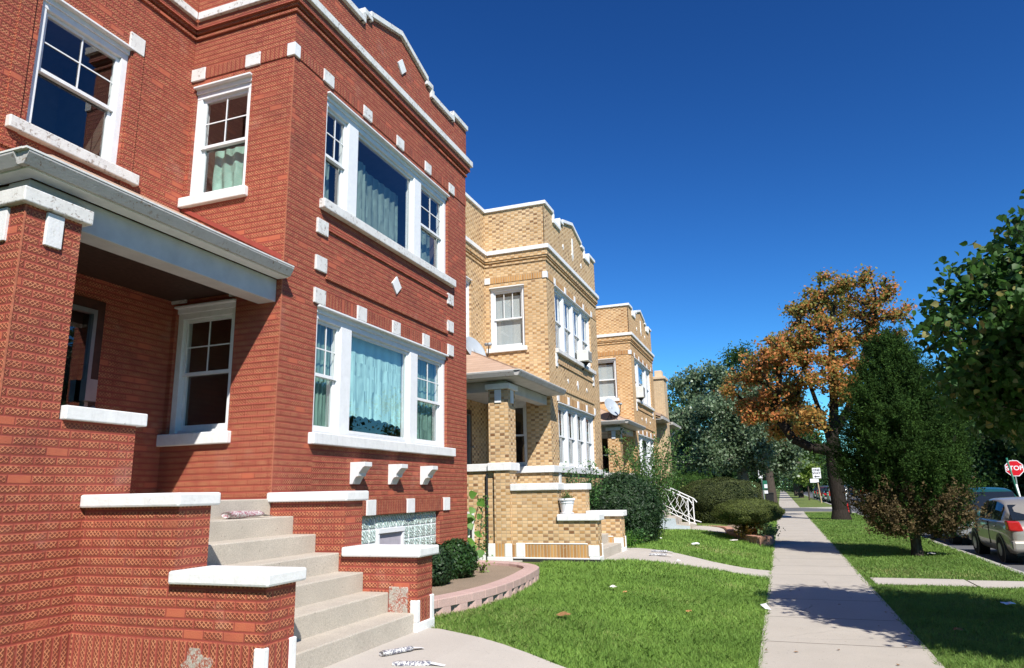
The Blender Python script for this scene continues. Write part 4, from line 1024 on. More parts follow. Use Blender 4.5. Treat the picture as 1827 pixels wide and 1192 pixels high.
# near linden on the right: only its crown leans into view
LIN = [(3.4, 9.4, 2.75, .9), (3.9, 9.2, 3.3, 1.1), (2.85, 9.6, 3.3, .9), (3.3, 9.4, 4.0, .9), (3.9, 9.2, 4.5, .8), (2.55, 9.8, 2.95, .7), (4.4, 9.3, 3.0, 1.0), (2.5, 9.8, 3.75, .45), (4.7, 9.4, 4.0, 1.0), (3.1, 9.6, 2.45, .5), (3.8, 9.8, 2.55, .6), (2.95, 10.6, 2.52, .45), (2.6, 10.6, 2.7, .42), (3.3, 10.6, 2.6, .5), (3.7, 8.2, 2.9, .9), (4.0, 8.1, 3.8, .9), (3.5, 8.4, 3.5, .7), (3.9, 7.6, 3.0, .7)]
LIN = [(x-.16, y-.62, z-.02, r*1.05) for x, y, z, r in LIN]+[(2.35, 8.35, 2.95, .55), (2.7, 7.9, 3.0, .6), (2.75, 8.2, 2.45, .45)]
tree('linden_tree', (3.46, 8.55, 0), 'young linden with large heart-shaped dark green leaves at the right edge', 'tree',
     [(3.46, 8.55, -.1), (3.46, 8.55, 1.0), (3.44, 8.6, 1.8), (3.44, 8.6, 3.0), (3.5, 8.6, 4.2)], LIN, [('linden', .95), ('lindenseed', .05)],
     .075, 74000, .080, .16, per=26, barkm='barkg', seed=12, step=.25, wl=.92, heart=True, droop=.7, up=.15, rtip=.004, clump_var=.45, shell=.3)
# small sapling far along the grass strip
tree('young_tree', (3.0, 92, 0), 'young yellow-green tree with a thin trunk on the far grass strip', 'tree',
     [(3.0, 92, -.1), (3.0, 92, 1.8), (3.0, 92, 3.5)], [(2.7, 92, 3.0, .9), (3.5, 92, 3.2, .9), (3.1, 92, 4.2, .9), (2.4, 92, 2.3, .6), (3.8, 92, 2.3, .6)], [('sapl', 1)], .07, 2600, .24, .25, per=8, barkm='barkd', seed=3, step=.5)
# background trees (each its own crown and trunk)
def bg_tree(x, y, h, r, mat, label, seed, n=9000, low=.22, ls=.36, group='street trees further down the block', cat='tree', bark_='barkd'):
    rr = random.Random(seed); bl = []
    for i in range(11):
        a = rr.uniform(0, 6.28); t = rr.random(); zz = h*(low+.12+(.9-low-.12)*t); q = r*(.62*math.sin(math.pi*min(1, .25+.75*(1-t)))) * rr.uniform(.5, 1)
        bl.append((x+q*math.cos(a), y+q*math.sin(a), zz, r*rr.uniform(.36, .52)))
    return tree('street_tree', (x, y, 0), label, cat, [(x, y, -.1), (x, y, h*.2), (x+.1, y, h*.4), (x, y, h*.65)], bl, [(mat, 1)], .02*h+.05, n, ls, r*.13, per=max(1.2, 9/(r*r)*6), barkm=bark_, seed=seed, step=1.0, wl=.75, group=group, clump_var=.5)
bgs = [ # x, y, h, r, mat
 (2.6, 112, 11, 4.6, 'treeB', 'bushy green tree on the grass strip beyond the young tree'),
 (2.4, 135, 12, 5.2, 'treeA', 'dark tree arching over the far end of the sidewalk, grass strip side'),
 (-2.6, 98, 11, 4.6, 'treeA', 'dark tree overhanging the sidewalk just past the cross street, house side'),
 (-3.5, 125, 13, 5.5, 'treeB', 'mid green tree overhanging the far sidewalk from the house side'),
 (-4.0, 165, 14, 6.5, 'treeA', 'distant tree closing the view at the end of the sidewalk'),
 (3.0, 175, 13, 6, 'treeB', 'distant tree at the end of the grass strip'),
 (14.2, 72, 10, 4.6, 'treeA', 'dark tree across the street behind the maple trunk'),
 (15.0, 92, 12, 5.6, 'treeB', 'green tree across the street above the red car'),
 (14.5, 118, 12, 5.5, 'treeA', 'far dark tree across the street above the road bend'),
 (8.5, 190, 14, 8, 'treeA', 'distant dark tree where the road vanishes'),
 (21.5, 64, 11, 6.0, 'treeA', 'dark tree behind the green and white post, beyond the far corner'),
 (16.2, 33.5, 8.0, 4.4, 'treeA', 'dark tree across the street behind the silver sedan'),
 (17, 145, 14, 8, 'treeB', 'far tree across the street left of the juniper'),
 (14.9, 65.5, 8, 3.3, 'treeA', 'low dark tree on the far corner, left of the green and white post'),
 (18.2, 68, 9, 4.0, 'treeA', 'low dark tree on the far corner directly behind the STOP sign'),
 (15.6, 84, 9, 4.4, 'treeB', 'mid green tree second back from the far corner'),
 (21, 84, 11, 5, 'treeA', 'dark tree second row behind the STOP sign'),
 (26, 95, 12, 6, 'treeA', 'dark tree third row at the right edge'),
 (5.5, 225, 10, 6, 'treeA', 'low dark tree at the far left kerb of the vanishing road'),
 (-2.8, 210, 10, 6, 'treeA', 'low dark tree at the far house side of the sidewalk'),
 (13.5, 215, 11, 7, 'treeB', 'green tree where the far kerb vanishes'),
 (9.5, 255, 15, 9, 'treeA', 'farthest dark tree closing the road'),
 (-6, 250, 15, 9, 'treeA', 'farthest dark tree closing the lawn side of the sidewalk'),
 (1.5, 275, 15, 8, 'treeB', 'farthest tree exactly at the end of the sidewalk'),
 (29, 88, 12, 7, 'treeA', 'dark tree beyond the far corner, right of the street lamp'),
 (27, 50, 10, 5.5, 'treeA', 'dark tree at the right edge far behind the STOP sign'),
 (22, 108, 13, 7, 'treeA', 'distant dark tree between the juniper and the far corner'),
 (40, 110, 14, 9, 'treeA', 'most distant dark tree at the right behind the linden leaves'),
 (-8.5, 70, 10, 4.5, 'treeB', 'green tree behind the silvery tree, beside the cream bungalow roof'),
 (-7.0, 58, 7, 3.8, 'treeA', 'low dark tree filling the gap under the silvery tree'),
 (-6.5, 88, 9, 5, 'treeA', 'dark tree far behind the large clipped hedge'),
 (15.5, -14, 10, 5, 'treeA', 'street tree across the road behind the camera, first'),
 (15.0, -2, 9, 4.6, 'treeA', 'street tree across the road behind the camera, second'),
 (15.8, 10, 10, 5, 'treeA', 'street tree straight across the road from the red house'),
 (15.2, 22, 9, 4.8, 'treeA', 'street tree across the road from the yellow house'),
]
for i, (x, y, h, r, mt, lb) in enumerate(bgs): bg_tree(x, y, h, r, mt, lb, 40+i, low=-.10 if ((x > 12.5 or x < -6) and y > 30) or y > 200 else .2, n=int(9000*(1.2 if y < 80 else .8)), ls=.30 if y < 80 else .45)

# juniper in the grass strip
def sprays(name, C, D, mat, T, n=26, L=.42, wdt=.16, ls=.055, lw=.022):
    """feathery plumes: small scales set along both sides of a curved stem"""
    N = len(C); t = rng.uniform(.0, 1, (N, n, 1)); L = L*rng.choice([.8, 1, 1.5], (N, 1, 1), p=[.5, .38, .12]); side = rng.normal(size=(N, n, 1))*wdt*(1.05-t)
    D = D/np.linalg.norm(D, axis=1)[:, None]; B = np.cross(D, rng.normal(size=(N, 3))); B /= np.linalg.norm(B, axis=1)[:, None]; U = np.cross(B, D)
    Ls = L*rng.uniform(.6, 1.25, (N, 1, 1))
    P = C[:, None]+D[:, None]*t*Ls+B[:, None]*side+U[:, None]*rng.normal(size=(N, n, 1))*.02
    P[:, :, 2:] += .10*t*t*Ls
    dr = (D[:, None]+B[:, None]*np.sign(side)*.75+rng.normal(size=(N, n, 3))*.25).reshape(-1, 3)
    leaf_mesh(name, P.reshape(-1, 3), ls, lw, mat, T, up=.0, dirs=dr)
def juniper():
    T = thing('juniper_tree', (2.85, 19.5, 0), 'upright bushy juniper with dense dark green sprays and a browned base in the grass strip', 'tree')
    P = [np.array((2.85, 19.5, z)) for z in (-.1, .25, .6, 1.4, 2.6, 3.8, 4.8)]; par = [-1, 0, 1, 2, 3, 4, 5]
    r_ = np.random.default_rng(5); C = []; D = []; brown = []
    for i in range(640):
        t = r_.uniform(0, 1)**.95; z = .62+t*4.48
        prof = np.interp(t, [0, .1, .25, .42, .6, .78, .92, 1], [.60, .82, .97, 1.02, .88, .58, .28, .05])
        a = r_.uniform(0, 2*math.pi); lob = 1+.15*math.sin(3*a+2.4*z)+.15*math.sin(6*a-4.2*z)
        rr = 1.25*prof*lob*r_.uniform(.86, 1.08); b0 = np.array((2.85, 19.5, max(.5, z-.55*rr)))
        tip = np.array((2.85+rr*math.cos(a), 19.5+rr*math.sin(a), z)); m = int(9+9*rr)
        s = r_.uniform(.10, 1.0, m)**.6; c = b0+(tip-b0)*s[:, None]+r_.normal(size=(m, 3))*.10
        d = (tip-b0)[None]+np.array([[0, 0, .45]])*rr+r_.normal(size=(m, 3))*.35*rr
        C.append(c); D.append(d); brown.append(np.full(m, z < 1.5) & (r_.uniform(size=m) < .8))
        if i % 5 == 0: P += [b0+(tip-b0)*.5, b0+(tip-b0)*.85]; par += [min(6, 2+int(t*4.5)), len(P)-2]
    limbs('trunk', P, par, .12, .012, 'barkd', T, flare=1.3)
    C = np.concatenate(C); D = np.concatenate(D); bm_ = np.concatenate(brown)
    sprays('crown', C[~bm_], D[~bm_], 'juniper', T, 30, .36, .065, .062, .020); sprays('dry_foliage', C[bm_], D[bm_], 'junbrown', T, 20, .3, .09, .06, .028)
    return T
juniper()

# clipped and loose shrubs
def shell_shrub(name, label, c, rad, n, ls, mat, cat='shrub', wl=.35, zcut=None, inner='dark', rough=.04, power=2.0, stems=None, group=None, loose=0):
    T = thing(name, (c[0], c[1], c[2]-rad[2]), label, cat, group)
    d = rng.normal(size=(n, 3)); d /= np.linalg.norm(d, axis=1)[:, None]
    if power != 2: 
        k = (np.abs(d)**power).sum(1)**(-1/power); d = d*k[:, None]
    wob = np.array([mnoise.noise(Vector(v*2.3+np.array(c))) for v in d])
    p = np.array(c)+d*np.array(rad)*(1-loose*.35*rng.random((n, 1))+.16*wob[:, None])+rng.normal(size=(n, 3))*rough
    if zcut is not None: keep = p[:, 2] > zcut; p = p[keep]; d = d[keep]
    leaf_mesh('foliage', p, ls, ls*wl, mat, T, up=.1, nrm=d*1.2)
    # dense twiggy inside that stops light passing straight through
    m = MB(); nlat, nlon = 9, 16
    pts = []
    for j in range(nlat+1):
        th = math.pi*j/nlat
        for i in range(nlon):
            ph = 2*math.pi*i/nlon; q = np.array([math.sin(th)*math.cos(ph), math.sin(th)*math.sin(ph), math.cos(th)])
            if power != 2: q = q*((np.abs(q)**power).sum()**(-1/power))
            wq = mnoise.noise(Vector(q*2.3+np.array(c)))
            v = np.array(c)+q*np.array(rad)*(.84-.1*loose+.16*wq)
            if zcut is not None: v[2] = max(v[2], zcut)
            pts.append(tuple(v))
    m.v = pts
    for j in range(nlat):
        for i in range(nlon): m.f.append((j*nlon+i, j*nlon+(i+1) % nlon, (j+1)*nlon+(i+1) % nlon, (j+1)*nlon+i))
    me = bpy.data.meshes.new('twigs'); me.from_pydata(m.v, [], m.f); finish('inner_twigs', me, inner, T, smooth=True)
    if stems:
        s = MB()
        for (x, y, x2, y2) in stems: s.tube((x, y, c[2]-rad[2]-.45), (x2, y2, c[2]-rad[2]*.4), .03, .02, 6)
        s.build('stem', 'barkd', T)
    return T
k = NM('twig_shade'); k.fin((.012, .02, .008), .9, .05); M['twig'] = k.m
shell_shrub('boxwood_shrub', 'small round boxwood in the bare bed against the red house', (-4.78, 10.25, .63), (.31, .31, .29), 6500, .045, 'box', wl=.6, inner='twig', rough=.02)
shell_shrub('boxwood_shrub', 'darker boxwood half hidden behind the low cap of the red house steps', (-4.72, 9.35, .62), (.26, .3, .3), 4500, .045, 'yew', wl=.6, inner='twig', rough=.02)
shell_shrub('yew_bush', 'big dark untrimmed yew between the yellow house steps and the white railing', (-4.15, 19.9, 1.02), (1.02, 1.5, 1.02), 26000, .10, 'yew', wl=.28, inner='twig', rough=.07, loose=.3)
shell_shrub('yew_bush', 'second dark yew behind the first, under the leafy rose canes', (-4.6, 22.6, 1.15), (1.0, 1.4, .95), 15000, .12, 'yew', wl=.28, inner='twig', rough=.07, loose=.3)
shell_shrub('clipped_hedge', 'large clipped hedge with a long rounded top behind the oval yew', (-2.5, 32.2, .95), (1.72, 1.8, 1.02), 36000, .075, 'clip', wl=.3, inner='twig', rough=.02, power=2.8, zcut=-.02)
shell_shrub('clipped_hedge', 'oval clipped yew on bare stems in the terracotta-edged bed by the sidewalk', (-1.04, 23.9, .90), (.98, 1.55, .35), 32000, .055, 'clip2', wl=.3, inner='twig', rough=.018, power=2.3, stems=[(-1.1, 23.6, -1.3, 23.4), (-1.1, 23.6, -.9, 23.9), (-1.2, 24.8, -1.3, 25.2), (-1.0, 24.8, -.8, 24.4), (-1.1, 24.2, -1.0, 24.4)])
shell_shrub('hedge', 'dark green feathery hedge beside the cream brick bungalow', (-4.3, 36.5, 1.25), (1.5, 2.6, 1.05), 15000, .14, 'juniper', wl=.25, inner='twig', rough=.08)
# leafy rose canes / loose shrub
def loose_shrub(label, base, h, rad, nst, nleaf, ls, mat, arch=.5, seed=2, name='leafy_shrub', cat='shrub'):
    T = thing(name, base, label, cat); r_ = np.random.default_rng(seed); s = MB(); cs = []
    for i in range(nst):
        a = r_.uniform(0, 6.28); q = r_.uniform(.3, 1)*rad; hh = h*r_.uniform(.55, 1.05); p0 = np.array(base)+np.array([r_.normal()*.15*rad, r_.normal()*.15*rad, 0]); pts = []
        for t in np.linspace(0, 1, 7):
            pts.append(p0+np.array([math.cos(a)*q*t**1.5, math.sin(a)*q*t**1.5, hh*(t-arch*.35*t**3)]))
        for u, v in zip(pts, pts[1:]): s.tube(u, v, .008, .006, 4, False)
        n = nleaf//nst; t = r_.uniform(.25, 1, n)*5.99; ii = t.astype(int); ff = (t-ii)[:, None]; A = np.array(pts)
        cs.append(A[ii]*(1-ff)+A[ii+1]*ff+r_.normal(size=(n, 3))*.07)
    s.build('stem', 'barkd', T); leaf_mesh('foliage', np.concatenate(cs), ls, ls*.6, mat, T, up=.4)
    return T
loose_shrub('loose bush with arching canes above the dark yew at the third house', (-4.0, 22.2, .25), 3.3, 1.3, 34, 5200, .075, 'bush', .45, 3, 'rose_bush')
loose_shrub('pale leafy bush in front of the yellow house ground-floor window', (-4.85, 18.6, .25), 2.5, .85, 24, 2600, .07, 'rose', .3, 5)
loose_shrub('tall leafy canes with yellowing leaves beside the yellow chimney wall', (-4.3, 26.5, .25), 4.0, 1.3, 22, 2600, .085, 'bush', .35, 8, 'rose_bush')
loose_shrub('low pale-leaved plants at the foot of the dark yew', (-3.75, 19.0, .22), .55, .7, 34, 2200, .07, 'rose', .6, 9)
loose_shrub('low weeds and ivy at the corner of the yellow house steps', (-3.75, 18.1, .22), .35, .45, 24, 1100, .06, 'vine', .6, 10)
# big-leaved vine on a stake by the gangway
def vine():
    T = thing('climbing_vine', (-5.75, 13.4, .25), 'big-leaved green vine climbing a pale stake in the gap beside the red house', 'plant')
    MB().tube((-6.02, 13.5, .2), (-5.98, 13.5, 1.25), .03).build('stake', 'stonew', T)
    s = MB(); pts = [(-6.0, 13.45, .25), (-5.95, 13.4, .7), (-5.8, 13.35, 1.1), (-5.72, 13.4, 1.45), (-5.75, 13.4, 1.6)]; s.path(pts, .008, 5)
    s.path([(-5.7, 13.3, .3), (-5.65, 13.25, .8), (-5.6, 13.3, 1.3)], .007, 5); s.build('stem', 'barkd', T)
    C = [(-5.80, 13.3, 1.62, .22), (-5.62, 13.3, 1.44, .24), (-5.9, 13.25, 1.12, .34), (-5.68, 13.25, .86, .24), (-5.88, 13.2, .66, .34), (-6.05, 13.2, .80, .28), (-5.62, 13.2, .48, .22), (-5.88, 13.15, .38, .26), (-6.1, 13.2, 1.0, .22), (-5.98, 13.1, .48, .24), (-5.68, 13.3, 1.18, .16), (-5.9, 13.0, .27, .16)]
    C += [(-5.75, 13.1, 1.30, .2), (-5.95, 13.1, .93, .24), (-5.70, 13.1, .62, .2), (-6.02, 13.15, .34, .22), (-5.78, 13.1, 1.0, .18)]
    for x, y, z, sz in C: leaf_mesh('leaf', np.array([(x, y, z)]), sz*.82, sz*.82, 'vine', T, up=0, nrm=np.array([[.8, -2.2, .7]]), heart=True, jit=0, droop=1.5, fold=.12)
    r_ = np.random.default_rng(2); c = np.stack([r_.normal(-5.62, .07, 260), r_.normal(13.35, .05, 260), r_.uniform(.35, 1.6, 260)], 1)
    leaf_mesh('small_leaves', c, .05, .035, 'bush', T, up=.2)
vine()
# autumn plants and border plants
loose_shrub('low orange and yellow plants under the oval yew', (-.95, 23.2, .17), .42, .6, 30, 900, .08, 'flower', .7, 11, 'bedding_plant', 'plant')
loose_shrub('yellow-green trailing plant at the sidewalk corner of the terracotta bed', (-.5, 22.8, .17), .45, .3, 16, 500, .08, 'hosta', .7, 12, 'bedding_plant', 'plant')
loose_shrub('broad-leaved variegated plants by the sidewalk past the oval yew', (-.95, 29.8, .05), .85, .65, 40, 1500, .15, 'hosta', .7, 13, 'bedding_plant', 'plant')
loose_shrub('dry grass tuft in the bare bed', (-4.6, 10.9, .4), .16, .1, 14, 60, .05, 'sapl', .7, 14, 'weed', 'plant')

# ---------------------------------------------------------------- grass
def in_poly(P, poly):
    x, y = P[:, 0], P[:, 1]; ins = np.zeros(len(P), bool); n = len(poly)
    for i in range(n):
        x1, y1 = poly[i]; x2, y2 = poly[(i+1) % n]
        c = ((y1 > y) != (y2 > y)) & (x < (x2-x1)*(y-y1)/((y2-y1) if y2 != y1 else 1e-9)+x1); ins ^= c
    return ins
HZ = np.vectorize(hz)
def grass(name, mat, regions, excl, label, flat=False):
    Ps, Hs, Ws = [], [], []
    for (x0, x1, y0, y1, dens, h, w) in regions:
        n = int((x1-x0)*(y1-y0)*dens); P = np.stack([rng.uniform(x0, x1, n), rng.uniform(y0, y1, n)], 1)
        keep = np.ones(n, bool)
        for e in excl: keep &= ~in_poly(P, e)
        P = P[keep]
        tuft = np.array([mnoise.noise(Vector((a*2.2, b*2.2, 0))) for a, b in P])
        Ps.append(P); Hs.append(h*(1+.45*tuft)*rng.uniform(.55, 1.25, len(P))); Ws.append(np.full(len(P), w))
    P = np.concatenate(Ps); Hh = np.concatenate(Hs); Wd = np.concatenate(Ws); N = len(P)
    z = np.zeros(N) if flat else HZ(P[:, 0], P[:, 1]); z = z-.014
    a = rng.uniform(0, 2*math.pi, N); d = np.stack([np.cos(a), np.sin(a), np.zeros(N)], 1); lean = rng.normal(size=(N, 2))*.42
    B = np.stack([P[:, 0], P[:, 1], z], 1); up = np.stack([lean[:, 0], lean[:, 1], np.ones(N)], 1); up /= np.linalg.norm(up, axis=1)[:, None]
    Hh = Hh[:, None]; Wd = Wd[:, None]*.5
    mid = B+up*Hh*.55; tip = B+up*Hh+np.stack([lean[:, 0], lean[:, 1], -.3*np.abs(lean[:, 0])], 1)*Hh*.45
    v = np.stack([B-d*Wd, B+d*Wd, mid+d*Wd*.8, tip, mid-d*Wd*.8], 1).reshape(-1, 3)
    me = bpy.data.meshes.new(name); me.vertices.add(N*5); me.vertices.foreach_set('co', v.reshape(-1))
    f = (np.arange(N)[:, None]*5+np.arange(5)[None]).reshape(-1).astype(np.int32); me.loops.add(N*5); me.loops.foreach_set('vertex_index', f)
    me.polygons.add(N); me.polygons.foreach_set('loop_start', (np.arange(N)*5).astype(np.int32)); me.polygons.foreach_set('loop_total', np.full(N, 5, np.int32)); me.update()
    o = finish(name, me, mat); o['kind'] = 'stuff'; return o
bedp = BED1+[(-6, 12.5), (-6, 7)]; bed2p = BED2+[(-.9, 27.6), (-1.6, 31), (-4.6, 31)]
EX = PATHS[:3]+[bedp, bed2p, [(-5.7, 4.4), (-3.6, 4.4), (-3.6, 7.3), (-5.7, 7.3)], [(-5.7, 14.2), (-3.5, 14.2), (-3.5, 17.1), (-5.7, 17.1)]]
grass('lawn_grass', 'blade', [(-3.9, -.33, 5.6, 8.5, 5600, .062, .005), (-4.2, -.33, 8.5, 12, 4000, .066, .006), (-4.6, -.33, 12, 17, 1500, .075, .010), (-4.4, -.33, 17, 26, 900, .08, .013), (-5, -.33, 26, 50, 300, .09, .025)], EX, '')
grass('parkway_grass', 'blade2', [(1.2, 4.0, 5.8, 9, 4200, .05, .005), (1.2, 4.0, 9, 14.5, 2600, .052, .007), (1.2, 4.0, 14.5, 24, 900, .06, .013), (1.2, 4.0, 24, 48, 320, .07, .025)], [PATHS[3]], '', True)

# ---------------------------------------------------------------- bungalow with chimney beyond the third house
def bungalow():
    T = thing('brick_bungalow', (-5.9, 39, .2), 'low cream brick bungalow with a tall chimney, past the orange brick house', 'house')
    F = Fx(-5.9); m = MB(); wall_cells(m, F, 35.6, 41.5, 0, 5.1, [(36.1, 36.9, 2.2, 4.4)]); wall_cells(m, Fy(35.6), -16, -5.9, 0, 5.1, [])
    m.quad((-5.9, 41.5, 0), (-16, 41.5, 0), (-16, 41.5, 5.1), (-5.9, 41.5, 5.1)); m.build('wall', 'stucco', T)
    w, b = window(T, F, 36.1, 36.9, 2.2, 4.4, (), .08, .12, sill=(36.0, 37.0, 2.08, 2.2, .07)); double_hung(w, F, 36.18, 36.82, 2.25, 4.28, -.09, 1, 1)
    MB().box(-5.899, -5.3, 37.5, 38.55, 0, 7.35).build('chimney', 'cream', T)
    m = MB(); m.box(-5.98, -5.22, 37.42, 38.63, 7.35, 7.5); m.box(-5.80, -5.42, 37.7, 38.3, 7.5, 7.85); m.build('chimney_cap', 'stucco', T, bevel=.02)
    m = MB(); m.poly([(-5.25, 35.2, 5.15), (-5.25, 37.40, 5.15), (-10.5, 37.4, 7.4), (-10.5, 35.2, 7.4)]); m.poly([(-5.25, 38.65, 5.15), (-5.25, 42.1, 5.15), (-10.5, 42.1, 7.4), (-10.5, 38.65, 7.4)]); m.poly([(-5.95, 37.41, 5.45), (-5.95, 38.64, 5.45), (-10.5, 38.64, 7.4), (-10.5, 37.41, 7.4)])
    o = m.build('roof', 'shingle', T); sd = o.modifiers.new('s', 'SOLIDIFY'); sd.thickness = .12
    m = MB(); m.box(-5.9, -5.22, 35.2, 37.42, 5.0, 5.04); m.box(-5.9, -5.22, 38.64, 42.1, 5.0, 5.04); m.build('soffit', 'gutter', T)
    m = MB(); m.box(-5.24, -5.12, 35.2, 37.44, 5.02, 5.16); m.box(-5.24, -5.12, 38.62, 42.1, 5.02, 5.16); m.build('gutter', 'gutter', T)
    MB().path([(-5.2, 41.75, 5.0), (-5.55, 41.65, 4.75), (-5.82, 41.52, 4.5), (-5.82, 41.52, .3)], .045, 8).build('downspout', 'railw', T)
bungalow()
# third house: pale blue stair side and white railings
Ho = org_house
m = MB(); m.box(-3.6, -3.1, 26.1, 27.8, .2, .42); m.box(-4.0, -3.6, 26.1, 27.8, .2, .66); m.box(-4.4, -4.0, 26.1, 27.8, .2, .9); m.box(-4.8, -4.4, 26.1, 27.8, .2, 1.14); m.build('stair_step', 'step', Ho, bevel=.01)
m = MB(); m.prism([(-4.8, .2), (-3.12, .2), (-3.12, .36), (-3.58, .40), (-3.61, .62), (-3.98, .64), (-4.01, .88), (-4.38, .9), (-4.41, 1.12), (-4.8, 1.12)], Fy(26.1), .002, .03); m.build('stair_side', 'bluewall', Ho)
def railing(y, label):
    T = thing('stair_railing', (-3.7, y, .4), label, 'railing', 'white railings of the third house steps')
    P0, P1 = Vector((-3.14, y, .42)), Vector((-4.75, y, 1.25)); up = Vector((0, 0, .82)); s = MB()
    s.path([P0, P0+up], .022, 6); s.path([P1, P1+up], .022, 6); s.build('post', 'railw', T)
    s = MB(); s.path([P0+up+Vector((.14, 0, -.10)), P0+up+Vector((.03, 0, .03)), P1+up+Vector((-.1, 0, .05))], .022, 6); s.path([P0+Vector((.25, 0, .0)), P0+Vector((0, 0, .08)), P1+Vector((0, 0, .08))], .016, 6); s.build('handrail', 'railw', T)
    s = MB(); n = 5
    for i in range(n):
        a = P0.lerp(P1, (i+.15)/n)+Vector((0, 0, .09)); b = P0.lerp(P1, (i+.85)/n)+Vector((0, 0, .09)); t = P0.lerp(P1, (i+.5)/n)+up
        mL = (a+t)/2+Vector((.10, 0, .05)); mR = (b+t)/2+Vector((-.08, 0, .0))
        s.path([a, mR, t], .009, 5); s.path([b, mL, t], .009, 5)
    s.build('baluster', 'railw', T)
railing(26.15, 'white metal stair railing with diamond bars, nearer one at the pale blue steps')
railing(27.75, 'white metal stair railing with diamond bars, farther one beside the clipped hedge')

# ---------------------------------------------------------------- satellite dishes
def dish(name, c, label, yaw, base):
    T = thing(name, base, label, 'satellite dish', 'satellite dishes on the porch roofs')
    Rm = Matrix.Rotation(R(yaw), 3, 'Z') @ Matrix.Rotation(R(-28), 3, 'Y')    # dish axis along +X tilted up
    m = MB(); n = 28; rings = [(0, 0), (.10, .006), (.2, .022), (.28, .045), (.33, .066), (.345, .068)]
    for r, d in rings:
        for i in range(n):
            t = 2*math.pi*i/n; m.v.append(tuple(Vector(c)+Rm @ Vector((d, r*math.cos(t)*.95, r*math.sin(t)*1.12))))
    for a in range(len(rings)-1):
        for i in range(n): j = (i+1) % n; m.f.append((a*n+i, a*n+j, (a+1)*n+j, (a+1)*n+i))
    me = bpy.data.meshes.new('reflector'); me.from_pydata(m.v, [], m.f); o = finish('reflector', me, 'dish', T, smooth=True); sd = o.modifiers.new('s', 'SOLIDIFY'); sd.thickness = .008
    p = lambda x, y, z: Vector(c)+Rm @ Vector((x, y, z))
    MB().path([p(-.03, 0, 0), p(-.10, 0, -.12), p(.0, 0, -.42), p(.25, 0, -.48), p(.50, 0, -.16)], .014, 6).build('arm', 'black', T)
    s = MB(); s.tube(p(.49, 0, -.16), p(.40, 0, -.10), .035, .045, 12); s.tube(p(.54, 0, -.19), p(.46, 0, -.14), .04, .04, 12); s.build('receiver', 'dish', T, smooth=True)
    s = MB(); s.path([p(-.06, 0, -.08), tuple(Vector(base)+Vector((0, 0, .06)))], .022, 8); s.path([p(-.06, 0, -.12), tuple(Vector(base)+Vector((.22, .1, .02)))], .012, 6); s.path([p(-.06, 0, -.12), tuple(Vector(base)+Vector((-.15, -.12, .02)))], .012, 6)
    s.box(base[0]-.10, base[0]+.14, base[1]-.07, base[1]+.07, base[2]-.02, base[2]+.02); s.build('mount', 'black', T)
dish('satellite_dish', (-6.66, 15.35, 5.0), 'grey satellite dish on the yellow house porch roof, half hidden by the red wall', -20, (-6.6, 15.45, 4.52))
dish('satellite_dish', (-5.62, 25.7, 4.62), 'grey satellite dish fixed to the near edge of the third house porch roof', -35, (-5.66, 25.8, 4.12))

# ---------------------------------------------------------------- window air conditioners
def ac(X, u0, u1, z0, z1, label):
    T = thing('air_conditioner', (X, (u0+u1)/2, z0), label, 'air conditioner', 'window air conditioners')
    F = Fx(X); MB().fbox(F, u0, u1, z0, z1, -.10, .26).build('casing', 'acw', T, bevel=.015)
    MB().fbox(F, u0+.05, u1-.05, z0+.05, z1-.05, .262, .268).build('grille', 'acg', T)
    m = MB(); m.prism([(-.4+X+.4, z0), (X+.24, z0), (X+.02, z0-.25), (X, z0-.25)], Fy((u0+u1)/2), -.02, .02); m.build('bracket', 'dark', T)
ac(-5.4, 20.62, 21.12, 5.52, 5.86, 'white air conditioner in the upper window of the yellow house')
ac(-5.4, 30.05, 30.55, 5.50, 5.98, 'pale air conditioner in the upper window of the orange brick house')

# ---------------------------------------------------------------- flower pot on the stair cap
T = thing('flower_pot', (-4.22, 14.53, 1.18), 'white plastic flower pot with sparse plants on the yellow house stair cap', 'flower pot')
MB().lathe([(.11, 0), (.15, .20), (.16, .20), (.16, .25), (.185, .255), (.185, .295), (.15, .295), (.14, .28)], (-4.22, 14.53, 1.205), 24).build('pot', 'pot', T, smooth=False)
MB().lathe([(.12, 0), (.15, .02), (.15, .028), (.11, .03)], (-4.22, 14.53, 1.18), 24).build('saucer', 'pot', T)
MB().lathe([(.12, 0), (.02, .004)], (-4.22, 14.53, 1.465), 12).build('soil', 'soil', T)
c = np.stack([rng.normal(-4.22, .05, 260), rng.normal(14.53, .08, 260), 1.48+np.abs(rng.normal(0, .06, 260))], 1); leaf_mesh('foliage', c, .045, .02, 'bush', T, up=.3)
c = np.stack([rng.normal(-4.22, .08, 90), rng.normal(14.53, .08, 90), 1.50+np.abs(rng.normal(0, .05, 90))], 1); leaf_mesh('dry_foliage', c, .04, .02, 'junbrown', T, up=.3)

